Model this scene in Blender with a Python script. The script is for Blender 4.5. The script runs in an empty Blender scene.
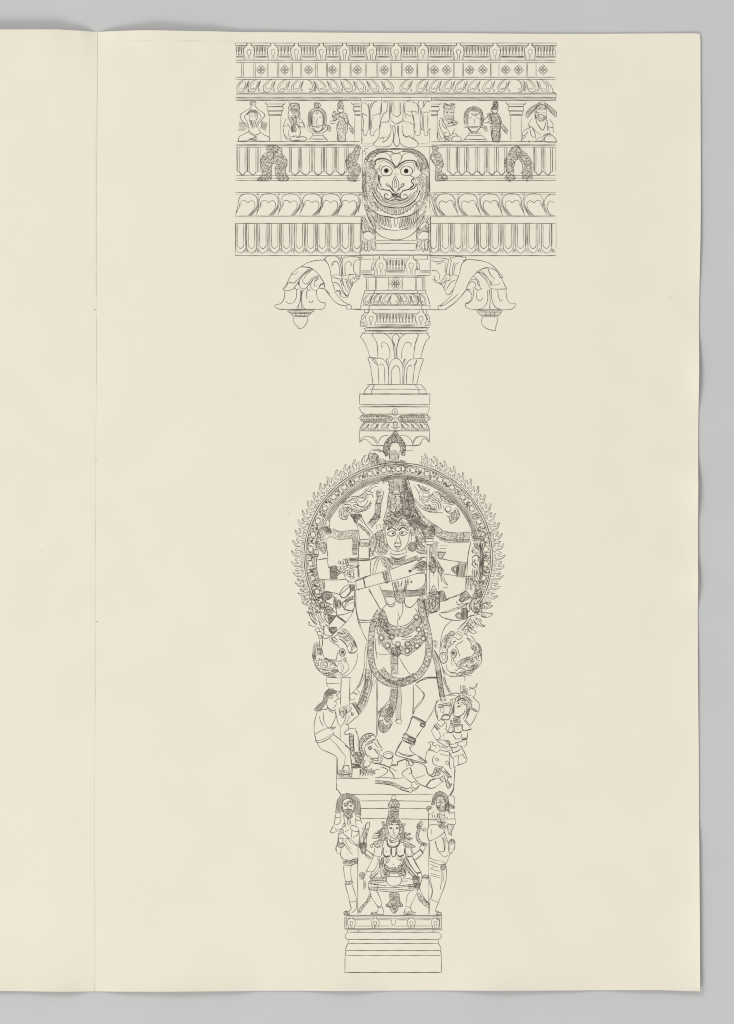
import bpy, math, random
from mathutils import Vector
R = random.Random(7)
sc = bpy.context.scene
MM = 0.001                      # one unit of the drawing below is one millimetre

# ---------------------------------------------------------------- camera
cam_d = bpy.data.cameras.new('camera'); cam = bpy.data.objects.new('camera', cam_d)
sc.collection.objects.link(cam); sc.camera = cam
cam.location = (0, 0, 6.0); cam_d.sensor_fit = 'VERTICAL'; cam_d.sensor_height = 36.0
cam_d.lens = 36.0 * 6.0 / 1.024; cam_d.clip_start = 0.05; cam_d.clip_end = 50

# ---------------------------------------------------------------- light: soft ambient + two copy-stand lamps
w = bpy.data.worlds.new('World'); sc.world = w; w.use_nodes = True
w.node_tree.nodes['Background'].inputs[0].default_value = (0.97, 0.985, 1.0, 1)
w.node_tree.nodes['Background'].inputs[1].default_value = 0.66
def lamp(name, loc, power, size):
    d = bpy.data.lights.new(name, 'AREA'); d.shape = 'SQUARE'; d.size = size; d.energy = power
    d.color = (1.0, 0.985, 0.965)
    o = bpy.data.objects.new(name, d); sc.collection.objects.link(o); o.location = loc
    o.rotation_euler = (Vector((0, 0, 0)) - Vector(loc)).to_track_quat('-Z', 'Y').to_euler()
lamp('copy_lamp', (-2.4, -4.6, 5.0), 186, 2.6)
lamp('copy_lamp', (-3.9, 4.0, 5.4), 166, 2.4)
sc.view_settings.view_transform = 'Standard'; sc.view_settings.look = 'None'
sc.view_settings.exposure = 0.0; sc.view_settings.gamma = 1.0

sc.render.engine = 'CYCLES'; sc.cycles.filter_width = 1.15     # a crisp copy lens

# ---------------------------------------------------------------- materials
def mat(name, col, rough=0.85):
    m = bpy.data.materials.new(name); m.use_nodes = True
    b = m.node_tree.nodes['Principled BSDF']; b.inputs['Base Color'].default_value = (*col, 1)
    b.inputs['Roughness'].default_value = rough; b.inputs['Specular IOR Level'].default_value = 0.15
    return m
def paper_mat(name, c1, c2, c3):
    m = mat(name, c1); nt = m.node_tree; N = nt.nodes; L = nt.links; b = N['Principled BSDF']
    tc = N.new('ShaderNodeTexCoord')
    n1 = N.new('ShaderNodeTexNoise'); n1.inputs['Scale'].default_value = 14; n1.inputs['Detail'].default_value = 4
    n2 = N.new('ShaderNodeTexNoise'); n2.inputs['Scale'].default_value = 45; n2.inputs['Detail'].default_value = 3
    n3 = N.new('ShaderNodeTexNoise'); n3.inputs['Scale'].default_value = 420; n3.inputs['Detail'].default_value = 4
    for n in (n1, n2, n3): L.new(tc.outputs['Object'], n.inputs['Vector'])
    r1 = N.new('ShaderNodeMapRange'); r1.inputs[1].default_value = .44; r1.inputs[2].default_value = .56
    r2 = N.new('ShaderNodeMapRange'); r2.inputs[1].default_value = .42; r2.inputs[2].default_value = .66
    L.new(n1.outputs['Fac'], r1.inputs[0]); L.new(n2.outputs['Fac'], r2.inputs[0])
    a = N.new('ShaderNodeMixRGB'); a.inputs[1].default_value = (*c1, 1); a.inputs[2].default_value = (*c2, 1)
    L.new(r1.outputs[0], a.inputs[0])
    c = N.new('ShaderNodeMixRGB'); c.inputs[2].default_value = (*c3, 1)
    mm = N.new('ShaderNodeMath'); mm.operation = 'MULTIPLY'; mm.inputs[1].default_value = .4
    L.new(r2.outputs[0], mm.inputs[0]); L.new(mm.outputs[0], c.inputs[0]); L.new(a.outputs[0], c.inputs[1])
    L.new(c.outputs[0], b.inputs['Base Color'])
    bp = N.new('ShaderNodeBump'); bp.inputs['Strength'].default_value = .06; bp.inputs['Distance'].default_value = .0003
    L.new(n3.outputs['Fac'], bp.inputs['Height']); L.new(bp.outputs[0], b.inputs['Normal'])
    return m
M_PAPER = paper_mat('cream_laid_paper', (.778, .722, .604), (.758, .713, .586), (.757, .723, .584))
M_BOARD = paper_mat('grey_card', (.535, .532, .527), (.525, .525, .522), (.535, .530, .524))
M_INK = mat('dark_brown_ink', (.115, .102, .080), .7)
M_DARK = mat('black_ink', (.022, .020, .016), .6)
M_LINE = mat('pale_brown_line', (.66, .60, .47))
M_SPECK = mat('grey_speck', (.33, .30, .25))

# ---------------------------------------------------------------- the sheet's shape
def sm(t): t = max(0, min(1, t)); return t*t*(3-2*t)
def table(tb, x):
    if x <= tb[0][0]: return tb[0][1]
    for (a, p), (b, q) in zip(tb, tb[1:]):
        if x <= b: return p + (q-p)*sm((x-a)/(b-a))
    return tb[-1][1]
TOP_Y = [(-90, 30.6), (0, 30.3), (55, 30.3), (97, 31.8), (140, 31.0), (200, 31.7), (250, 32.4), (420, 33.3), (560, 34.0), (695, 33.5), (700, 34.4)]
BOT_Y = [(-90, 990), (95, 991.3), (300, 990.6), (560, 990.2), (660, 989.8), (700, 990.8)]
RIGHT_X = [(33, 699.6), (40, 700.4), (200, 700.6), (330, 698.9), (480, 697.9), (640, 697.7), (800, 698.9), (990, 699.8)]
LIFT_T = [(-90, 8), (0, 10.5), (50, 11), (78, 6), (97, .3), (118, 5), (155, 9.5), (200, 6.5), (245, 2.4), (330, 1.4), (520, 1.0), (640, .6), (690, .8), (701, .4)]
LIFT_B = [(a, b*1.5) for a, b in [(-90, 5), (20, 2.4), (60, 4.2), (95, .5), (130, 3.2), (175, 4.6), (225, 3.4), (262, .6), (300, .8), (345, 3.6), (392, .5), (440, .6), (500, 4.2), (560, 2.4), (600, .6), (645, 2.8), (690, 3.6), (701, 2.0)]]
LIFT_R = [(33, 1.0), (120, 1.6), (190, 2.2), (240, 3.0), (300, 1.0), (325, .8), (375, 6.4), (418, .8), (450, 1.0), (490, 6.6), (525, 1.8), (550, 2.0), (580, 6.0), (612, .8), (660, 2.0), (760, 1.2), (815, 1.2), (850, 4.0), (930, 4.6), (982, 4.4), (990, 2)]
def crease(y): return 97.0 - 2.6*(y-32)/958 + .35*math.sin(y/47)
def H(x, y):
    yt = table(TOP_Y, x); yb = table(BOT_Y, x); xr = table(RIGHT_X, y)
    h = .32
    h += table(LIFT_T, x)*math.exp(-((y-yt)/17.0)) if y-yt < 120 else 0
    h += table(LIFT_B, x)*math.exp(-((yb-y)/13.0)) if yb-y < 100 else 0
    h += table(LIFT_R, y)*math.exp(-((xr-x)/10.0)) if xr-x < 80 else 0
    c = abs(x-crease(y))
    h += (.35+.5*math.exp(-(y-30)/160))*(1-math.exp(-c/22)) - .24*math.exp(-(c/1.1)**2)*(1.0 if y < 200 else .35)
    return max(h, .12)
def W(x, y, z): return ((x-367)*MM, (512-y)*MM, z*MM)

def link(name, verts, faces, m, parent=None):
    me = bpy.data.meshes.new(name); me.from_pydata(verts, [], faces); me.materials.append(m); me.update()
    o = bpy.data.objects.new(name, me); sc.collection.objects.link(o)
    if parent: o.parent = parent
    return o

# grey board under the sheet
bv = [(-3, -3, 0), (3, -3, 0), (3, 3, 0), (-3, 3, 0), (-3, -3, -.02), (3, -3, -.02), (3, 3, -.02), (-3, 3, -.02)]
board = link('backing_board', bv, [(0, 1, 2, 3), (7, 6, 5, 4), (0, 4, 5, 1), (1, 5, 6, 2), (2, 6, 7, 3), (3, 7, 4, 0)], M_BOARD)
board['kind'] = 'structure'; board['label'] = 'plain light grey board lying under the cream sheet'; board['category'] = 'backing board'

sheet = bpy.data.objects.new('folded_sheet', None); sc.collection.objects.link(sheet)
sheet['label'] = 'cream folded paper sheet with a fine ink line drawing of a carved temple pillar'
sheet['category'] = 'sheet'

def leaf(name, fx0, fx1, nx, ny, bias):
    vs = []; fs = []; T = .28
    for k in (0, 1):
        for j in range(ny+1):
            for i in range(nx+1):
                u = i/nx; v = j/ny
                v = .5-.5*math.cos(math.pi*v)*(1-.0) if bias else v
                yy = 33+957*v
                x0 = fx0(yy); x1 = fx1(yy); u = .5-.5*math.cos(math.pi*u)
                x = x0+(x1-x0)*u
                y = table(TOP_Y, x)+(table(BOT_Y, x)-table(TOP_Y, x))*v
                vs.append(W(x, y, H(x, y)-k*T*(1 if H(x, y) > .4 else .3)))
    n = (nx+1)*(ny+1)
    for j in range(ny):
        for i in range(nx):
            a = j*(nx+1)+i; b = a+1; c = a+nx+2; d = a+nx+1
            fs.append((a, d, c, b)); fs.append((a+n, b+n, c+n, d+n))
    rim = [i for i in range(nx)] + [i*(nx+1)+nx for i in range(ny)] + [ny*(nx+1)+nx-i for i in range(nx)] + [(ny-i)*(nx+1) for i in range(ny)]
    for a, b in zip(rim, rim[1:]+rim[:1]): fs.append((a, b, b+n, a+n))
    o = link(name, vs, fs, M_PAPER, sheet)
    for p in o.data.polygons[:2*nx*ny]: p.use_smooth = True
    return o
leaf('right_leaf', lambda y: crease(y)+.04, lambda y: table(RIGHT_X, y), 190, 260, True)
leaf('left_leaf', lambda y: -88, lambda y: crease(y)-.04, 70, 200, True)

# ---------------------------------------------------------------- pen
class Ink:
    def __init__(s): s.v = []; s.f = []
cur = None; ax = 0; ay = 0; az = 1; kw = 1.0; LW = .53; mirror = None
def V(x, y, s):
    global ax, ay, az
    ax, ay, az = x, y, s
def P(p): return (ax+p[0]/az, ay+p[1]/az)
def catmull(p, closed=False, n=None):
    if len(p) < 3 and not closed: return p
    out = []; m = len(p); rng = range(m if closed else m-1)
    for i in rng:
        if closed: a, b, c, d = p[i-1], p[i], p[(i+1) % m], p[(i+2) % m]
        else: a, b, c, d = p[max(i-1, 0)], p[i], p[i+1], p[min(i+2, m-1)]
        L = math.dist(b, c); k = n or max(2, min(10, int(L/.9)+1))
        for j in range(k):
            t = j/k; t2 = t*t; t3 = t2*t
            out.append(tuple(.5*((2*b[q]) + (-a[q]+c[q])*t + (2*a[q]-5*b[q]+4*c[q]-d[q])*t2 + (-a[q]+3*b[q]-3*c[q]+d[q])*t3) for q in (0, 1)))
    if closed: out.append(out[0])
    else: out.append(p[-1])
    return out
def draw(pts, wd=1.0, wob=.1, taper=True):
    """a pen stroke: a ribbon of ink following the surface of the paper; points in millimetres"""
    if mirror is not None:
        mk = [(2*mirror-x, y) for x, y in pts]
        _draw(mk, wd, wob, taper)
    _draw(pts, wd, wob, taper)
LIFT = 0.0
def _draw(pts, wd, wob, taper):
    q = [pts[0]]
    for p in pts[1:]:
        if math.dist(p, q[-1]) > .12: q.append(p)
    if len(q) < 2: return
    if math.dist(q[0], q[-1]) > 6 and len(q) == 2:      # subdivide long straight lines so they keep to the paper
        n = int(math.dist(q[0], q[-1])/4)+1
        a, b = q; q = [(a[0]+(b[0]-a[0])*i/n, a[1]+(b[1]-a[1])*i/n) for i in range(n+1)]
    z = .05+LIFT+R.random()*.07; base = len(cur.v); n = len(q)
    ph = R.random()*6.28; ph2 = R.random()*6.28; s = 0; wd = wd*LW*kw*R.uniform(.85, 1.15)
    for i, p in enumerate(q):
        a = q[max(i-1, 0)]; b = q[min(i+1, n-1)]
        dx, dy = b[0]-a[0], b[1]-a[1]; L = math.hypot(dx, dy) or 1; nx, ny = -dy/L, dx/L
        if i: s += math.dist(q[i-1], p)
        o = wob*math.sin(s/6.5+ph); h = .5*wd*(1+.22*math.sin(s/3.1+ph2))
        if taper and n > 3 and i in (0, n-1): h *= .55
        x, y = p[0]+nx*o, p[1]+ny*o; zz = H(x, y)+z
        cur.v.append(W(x+nx*h, y+ny*h, zz)); cur.v.append(W(x-nx*h, y-ny*h, zz))
    for i in range(n-1):
        k = base+2*i; cur.f.append((k, k+2, k+3, k+1))
def S(text):
    """strokes, one a line: [wN] [- straight | o closed | c closed straight] x,y x,y ..."""
    for ln in text.strip().splitlines():
        for st in ln.split(';'):
            tk = st.split()
            if not tk: continue
            wd = 1.0; mode = ''
            while tk and (tk[0][0] in 'woc' or tk[0] == '-'):
                t = tk.pop(0)
                if t[0] == 'w': wd = float(t[1:])
                else: mode = t[0]
            p = [P(tuple(float(c) for c in t.split(','))) for t in tk]
            if mode == '-': 
                if len(p) == 2: draw(p, wd, .05)
                else:
                    for a, b in zip(p, p[1:]): draw([a, b], wd, .05)
            elif mode == 'c': 
                for a, b in zip(p, p[1:]+p[:1]): draw([a, b], wd, .05)
            elif mode == 'o': draw(catmull(p, True), wd, .04, False)
            else: draw(catmull(p), wd, .06)
def pts(t): return [P(tuple(float(c) for c in k.split(','))) for k in t.split()]
def circ(x, y, r, wd=1.0, k=1.0):
    c = P((x, y)); r = r/az; n = max(7, int(r*5))
    draw([(c[0]+r*math.cos(i/n*6.2832), c[1]+r*k*math.sin(i/n*6.2832)) for i in range(n+1)], wd, 0, False)
def dot(x, y, r):
    for mx in ([0] if mirror is None else [0, 1]):
        c = P((x, y)); 
        if mx: c = (2*mirror-c[0], c[1])
        rr = r/az; b = len(cur.v); zz = H(*c)+.14
        for i in range(12): cur.v.append(W(c[0]+rr*math.cos(i*.5236), c[1]-rr*math.sin(i*.5236), zz))
        cur.f.append(tuple(range(b, b+12))[::-1])
def inside(p, g):
    c = False
    for i in range(len(g)):
        a, b = g[i-1], g[i]
        if (a[1] > p[1]) != (b[1] > p[1]) and p[0] < (b[0]-a[0])*(p[1]-a[1])/(b[1]-a[1])+a[0]: c = not c
    return c
def curl(c, r, a, wd):
    k = R.choice((1, -1)); t0 = R.random()*.6; n = 6; q = []
    span = R.uniform(2.4, 5.2)
    for i in range(n+1):
        t = i/n; rr = r*(1-.55*t)
        q.append((c[0]+rr*math.cos(a+k*span*t+t0), c[1]+rr*math.sin(a+k*span*t+t0)))
    draw(q, wd, 0)
def scale_arc(c, r, a, wd):
    """one small carved scale: a little more than a half circle opening towards a"""
    sp = R.uniform(1.7, 2.2); n = 5
    draw([(c[0]+r*math.cos(a+sp*(i/n*2-1)), c[1]+r*math.sin(a+sp*(i/n*2-1))) for i in range(n+1)], wd, 0)
def flow(c): return 2.2*math.sin(c[0]*.19+.6)+1.8*math.cos(c[1]*.17)+.5*math.sin((c[0]+c[1])*.4)
def scroll(t, step=3.0, wd=.9, outline=1.0):
    """leaf scrolls: spirals with a bud in the middle, small scales filling between"""
    g = catmull(pts(t), True); x0 = min(p[0] for p in g); x1 = max(p[0] for p in g); y0 = min(p[1] for p in g); y1 = max(p[1] for p in g)
    y = y0+step*.5; j = 0; done = []
    while y < y1:
        x = x0+step*(.5 if j % 2 else .1)
        while x < x1:
            c = (x+R.uniform(-.4, .4), y+R.uniform(-.4, .4))
            if inside(c, g):
                k = R.choice((1, -1)); a = flow(c); r = step*.5; n = 14
                draw([(c[0]+r*(1-.8*i/n)*math.cos(a+k*6.8*i/n), c[1]+r*(1-.8*i/n)*math.sin(a+k*6.8*i/n)) for i in range(n+1)], wd, 0)
                done.append(c)
                for q in range(2):
                    e = (c[0]+step*.62*math.cos(a+2.2*q+1), c[1]+step*.62*math.sin(a+2.2*q+1))
                    if inside(e, g): scale_arc(e, .55, a+q, wd*.9)
            x += step
        y += step*.86; j += 1
    if outline: draw(g+[g[0]], outline, .05, False)
HOLES = []
def hole(*c):
    for x, y, r in c: HOLES.append((*P((x, y)), r/az))
def blocked(c): return any(math.dist(c, h[:2]) < h[2] for h in HOLES)
def scr(t, step=1.7, r=.95, wd=.75, outline=.8, smooth=True):
    """close carved ornament inside an outline: small curls set side by side"""
    g = pts(t); step *= 1.12; r *= 1.08
    if smooth: g = catmull(g, True)
    x0 = min(p[0] for p in g); x1 = max(p[0] for p in g); y0 = min(p[1] for p in g); y1 = max(p[1] for p in g)
    j = 0; y = y0
    while y < y1:
        x = x0+(j % 2)*step*.5
        while x < x1:
            c = (x+R.uniform(-.3, .3)*step, y+R.uniform(-.3, .3)*step)
            if inside(c, g) and not blocked(c): scale_arc(c, r*R.uniform(.7, 1.0), flow(c)+R.uniform(-.5, .5), wd*R.choice((.52, .7, .95)))
            x += step
        y += step*.87; j += 1
    if outline: draw(g+[g[0]], outline, .05, False)
def hat(t, ang=90, gap=.8, wd=.45, outline=0):
    """parallel hatching inside an outline"""
    g = pts(t); gap = max(gap*1.25, .72); wd = min(wd, .8); a = math.radians(ang); d = (math.cos(a), -math.sin(a)); nn = (-d[1], d[0])
    pr = [p[0]*nn[0]+p[1]*nn[1] for p in g]; k = min(pr)+gap*.5
    while k < max(pr):
        hits = []
        for i in range(len(g)):
            p, q = g[i-1], g[i]; pa = p[0]*nn[0]+p[1]*nn[1]-k; qa = q[0]*nn[0]+q[1]*nn[1]-k
            if pa*qa < 0: s = pa/(pa-qa); hits.append((p[0]+(q[0]-p[0])*s, p[1]+(q[1]-p[1])*s))
        hits.sort(key=lambda h: h[0]*d[0]+h[1]*d[1])
        for i in range(0, len(hits)-1, 2):
            if math.dist(hits[i], hits[i+1]) > .3: draw([hits[i], hits[i+1]], wd*.95, 0)
        k += gap*R.uniform(.85, 1.15)
    if outline: draw(g+[g[0]], outline, .05, False)
def resample(p, ds):
    out = [p[0]]; acc = 0
    for a, b in zip(p, p[1:]):
        L = math.dist(a, b)
        if L == 0: continue
        t = ds-acc
        while t <= L:
            out.append((a[0]+(b[0]-a[0])*t/L, a[1]+(b[1]-a[1])*t/L)); t += ds
        acc = L-(t-ds)
    return out
def gar(t, wd_px, kind='scale', w=.8, ds=None, ends=None):
    """garland, chain, braid or border of a given width along a path"""
    p = catmull(pts(t)); ds = ds or {'scale': 1.5, 'bead': 2.4, 'rope': 1.6, 'scallop': 2.2}[kind]
    q = resample(p, ds); n = len(q); h0 = wd_px/2
    wid = lambda i: h0 if not ends else h0*(ends[0]+(ends[1]-ends[0])*i/max(1, n-1))
    fr = []
    for i in range(n):
        a, b = q[max(i-1, 0)], q[min(i+1, n-1)]; L = math.dist(a, b) or 1
        fr.append(((b[0]-a[0])/L, (b[1]-a[1])/L))
    off = lambda i, o: (q[i][0]-fr[i][1]*o, q[i][1]+fr[i][0]*o)
    if n < 3: return
    for s in (-1, 1): draw([off(i, s*wid(i)) for i in range(n)], w, .12)
    for i in range(1, n-1):
        h = wid(i)
        if kind == 'scale':
            m = max(1, round(2*h/1.55))
            for k in range(m):
                o = -h+(k+(.25 if i % 2 else .75))*2*h/m; c = off(i, o+R.uniform(-.12, .12)); 
                if not blocked(c) and R.random() > .1: scale_arc(c, R.uniform(.48, .82), math.atan2(fr[i][1], fr[i][0])+R.uniform(-.7, .7), w*R.choice((.55, .8, 1.15)))
        elif kind == 'bead':
            c = q[i]; r = min(h*.55, ds*.42)
            draw([(c[0]+r*math.cos(k), c[1]+r*math.sin(k)) for k in (0, 1.05, 2.1, 3.14, 4.2, 5.2, 6.28)], w*.8, 0, False)
            for s in (-1, 1): draw([off(i, s*h), off(i, s*h*.62)], w*.7, 0)
        elif kind == 'rope':
            a = off(i-1, -h); b = off(i, 0); c = off(min(i+1, n-1), h); draw(catmull([a, b, c], n=3), w*.75, 0)
        elif kind == 'scallop':
            for s in (-1, 1):
                a = off(i-1, s*h); b = off(i, s*(h+.7)); c = off(i+1, s*h)
                if i % 2: draw(catmull([a, b, c], n=3), w*.7, 0)
            curl(q[i], min(h*.6, .9), R.random()*6.28, w*.7)
def hl(x0, x1, y, wd=1.0): draw([(x0, y), (x1, y)], wd, .05)
def vl(x, y0, y1, wd=1.0): draw([(x, y0), (x, y1)], wd, .05)
PARTS = {}
def part(name, label=None):
    global cur
    cur = Ink(); cur.name = name; cur.parent = None; cur.label = label; PARTS.setdefault('l', []).append(cur); part.last = cur; return cur
def sub(name, under=None, label=None):
    global cur
    cur = Ink(); cur.name = name; cur.parent = under or part.last; cur.label = label; PARTS['l'].append(cur); return cur
def back():
    global cur
    cur = part.last
# ================================================================ entablature
part('entablature_drawing')
XL, XR = 235.6, 556.0
for y, wd in ((43.2, 1.1), (60.3, 1.1), (62.7, 1.0), (77.3, 1.15), (79.5, 1.0), (93.2, 1.3), (97.3, 1.1), (100.7, 1.1)):
    if y in (97.3, 100.7): hl(XL, 360.5, y, wd); hl(431, XR, y, wd)
    elif y == 93.2: hl(XL+.5, XR, y, wd); hl(XL, XR, y+1.0, .6); hl(XL, XR, y+1.9, .35)
    else: hl(XL, XR, y, wd)
V(0, 0, 1)
for a, b in ((XL, 360.4), (431.2, XR)):
    for k in range(4): hl(a, b, 98.0+k*.65, .3)
for a, b in ((XL, 360), (437, XR)):
    hl(a+1, b, 141.6, 1.0); hl(a, b, 144.9, 1.25); hl(a, b, 145.6, .5); hl(a, b, 147.2, .9)
    hl(a, b if a < 300 else b, 175.6, .9)
    hl(a, b, 178.2, .8); hl(a, b, 180.6, .9)
S("- 431,141.8 440,141.8")
for a, b in ((XL-.5, 363), (430, XR)):
    hl(a, b, 192.5, .75); hl(a, b, 194.3, .35); hl(a, b, 216.1, 1.1); hl(a, b, 217, .35); hl(a, b, 223.4, 1.0); hl(a, b, 255.7, 1.1)
vl(235.6, 216, 216, 1)
S("w.5 - 363,181 363,192; w.5 - 430,181 430,192")

sub('beaded_band')
KU = [249.1, 272.9, 296.3, 321.2, 344.6, 371.4, 396.2, 422.9, 458.6, 495.0, 530.1]
def kudu(cx, y0, y1, s=1.0, w=.95):
    h = y1-y0; f = lambda u, v: (cx+u*s, y0+v*h)
    for k in (-1, 1):
        draw(catmull([f(k*2.1, .0), f(k*1.9, .13), f(k*4.3, .23), f(k*5.6, .44), f(k*5.2, .64), f(k*4.0, .80), f(k*4.2, 1.0)]), w)
        draw(catmull([f(0, .36), f(k*1.8, .42), f(k*2.0, .56), f(k*.8, .72), f(k*1.1, .98)]), w*.85)
def balusters(a, b, y0, y1, pitch=3.0):
    n = max(2, round((b-a)/pitch)); p = (b-a)/n; h = y1-y0
    for i in range(n):
        x = a+(i+.5)*p
        for k in (-1, 1):
            draw(catmull([(x+k*p*.22, y0+.4), (x+k*p*.26, y0+h*.45), (x+k*p*.48, y0+h*.7), (x+k*p*.2, y1)]), .75, .03)
        draw([(x-p*.5, y0+.3), (x-p*.5, y0+h*.55)], .8, 0)
        if i % 2: draw([(x-p*.34, y0+.3), (x-p*.34, y0+h*.5)], .5, 0)
edges = [XL-4.5]+KU+[XR+4.5]
for i, (a, b) in enumerate(zip(edges, edges[1:])):
    a2, b2 = a+5.0, b-5.0
    if i == 0: a2 = XL+.6
    if i == len(edges)-2: b2 = XR-.3
    hl(max(a2-2.6, XL), min(b2+2.6, XR), 45.7, 1.1); hl(a2-1, b2+1, 46.4, .5)
    balusters(a2, b2, 46.6, 55.6)
    hl(a2, b2, 56.3, 1.0); hl(a2, b2, 57.1, 1.0)
    hl(a2, b2, 58.0, .55)
    for x in (max(a+2.3, XL), min(b-2.3, XR)): vl(x, 43.3, 45.7, .8)
    if i: vl(a2, 58, 60.2, .5)
    if i < len(edges)-2: vl(b2, 58, 60.2, .5)
for c in KU: kudu(c, 43.4, 60.2)
sub('square_band')
for x, wd in ((241.6, .9), (243.3, .8), (253.9, .8), (255.3, .8), (267.3, .8), (268.2, .7), (277.4, .8), (278.8, .9), (291, .8), (292.4, .9), (300.8, .8), (301.8, .8), (315.6, .9), (317.4, .8), (326.4, .9), (327.6, .9), (339.4, .9), (340.7, .8), (350.2, .9), (351.2, .8), (365.2, .9), (366.4, .8), (376.8, .9), (377.9, .9), (390.5, .8), (391.6, .7), (401.5, .9), (402.6, .8), (416.8, 1), (417.7, .9), (427.3, .8), (428.3, .9), (453.3, .9), (454.2, .8), (462.8, 1), (463.6, .7), (490.4, 1), (491.2, .7), (499, .9), (526.7, .9), (527.4, .6), (536, .9)):
    vl(x, 62.8, 77.2, wd)
def rosette(cx, cy, r=4.9, diamond=True):
    if diamond:
        q = [(cx, cy-r*1.05), (cx+r, cy), (cx, cy+r*1.05), (cx-r, cy)]
        for a, b in zip(q, q[1:]+q[:1]): draw(catmull([a, ((a[0]+b[0])/2+.5*(1 if b[0] > a[0] else -1)*0, (a[1]+b[1])/2), b]), .75)
    for k in range(4):
        t = k*1.5708+.785; ex, ey = cx+r*.5*math.cos(t), cy+r*.5*math.sin(t)
        draw([(ex+r*.3*math.cos(s), ey+r*.3*math.sin(s)) for s in (0, 1, 2, 3, 4, 5, 6.28)], .8, 0, False)
    for k in range(4):
        t = k*1.5708; draw([(cx+r*.3*math.cos(t), cy+r*.3*math.sin(t)), (cx+r*.72*math.cos(t), cy+r*.72*math.sin(t))], .7, 0)
    V(0, 0, 1); circ(cx, cy, r*.2, .9)
for x in (261, 284.8, 308.6, 332.5, 357.5, 384.3, 409.1, 434.3, 446.7, 469.8, 482.7, 505.7, 518.6, 542.9): sub('rosette'); V(0, 0, 1); rosette(x, 70.0)
sub('leaf_band')
def leafm(cx, y0, y1, lean, wd=13.2):
    """one curled leaf of a cyma moulding: a hooded outer lip, a double-lobed inner fold, a shaded vein beside it"""
    h = y1-y0; k = lean or 1; f = lambda u, v: (cx+k*u*wd, y0+v*h)
    if lean:
        draw(catmull([f(.30, -.02), f(.02, .08), f(-.24, .32), f(-.37, .62), f(-.30, .88), f(-.12, .98), f(.10, .93), f(.28, .70), f(.40, .36), f(.52, .10)]), .95)
        draw(catmull([f(.12, .16), f(-.10, .34), f(-.20, .56), f(-.16, .76), f(-.04, .74), f(.02, .64), f(.10, .76), f(.21, .64), f(.30, .36), f(.34, .12)]), .8)
        draw(catmull([f(.60, .04), f(.46, .38), f(.40, .70), f(.44, .96)]), .75)
        for q in range(3): draw([f(.57-.05*q, .10+.12*q), f(.47-.04*q, .46+.12*q)], .45)
        draw([f(.50, .72), f(.54, .97)], .8); draw([f(-.30, .95), f(-.42, 1.0)], .6)
    else:
        for k in (-1, 1):
            draw(catmull([f(k*.06, .02), f(k*.30, .28), f(k*.42, .60), f(k*.32, .86), f(k*.1, .98), f(0, .95)]), .9)
            draw(catmull([f(0, .66), f(k*.10, .78), f(k*.24, .70), f(k*.25, .44), f(k*.10, .14)]), .8)
            draw([f(k*.5, .2), f(k*.48, .9)], .6)
        draw([f(-.1, .05), f(.1, .05)], .8)
LE = [(241.5, 1), (253, 1), (268, 1), (282.5, 1), (296, 1), (308.8, 0), (321.2, -1), (334.6, -1), (348, -1), (360.8, -1), (374.3, -1), (388.6, -1), (404.8, 1), (421, 1), (434.1, 1), (447.4, 1), (460.3, 1), (472.7, 1), (487.5, 1), (502.4, 1), (518.1, 0), (531, -1), (544, -1)]
for x, l in LE: leafm(x, 80.0, 92.4, l)
S("w.8 546,80.5 551.5,87 553,93; w1.2 553,92 556,94.5; w.8 556,94 556,97; w.9 556,97 554.8,99 556,101")

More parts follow.
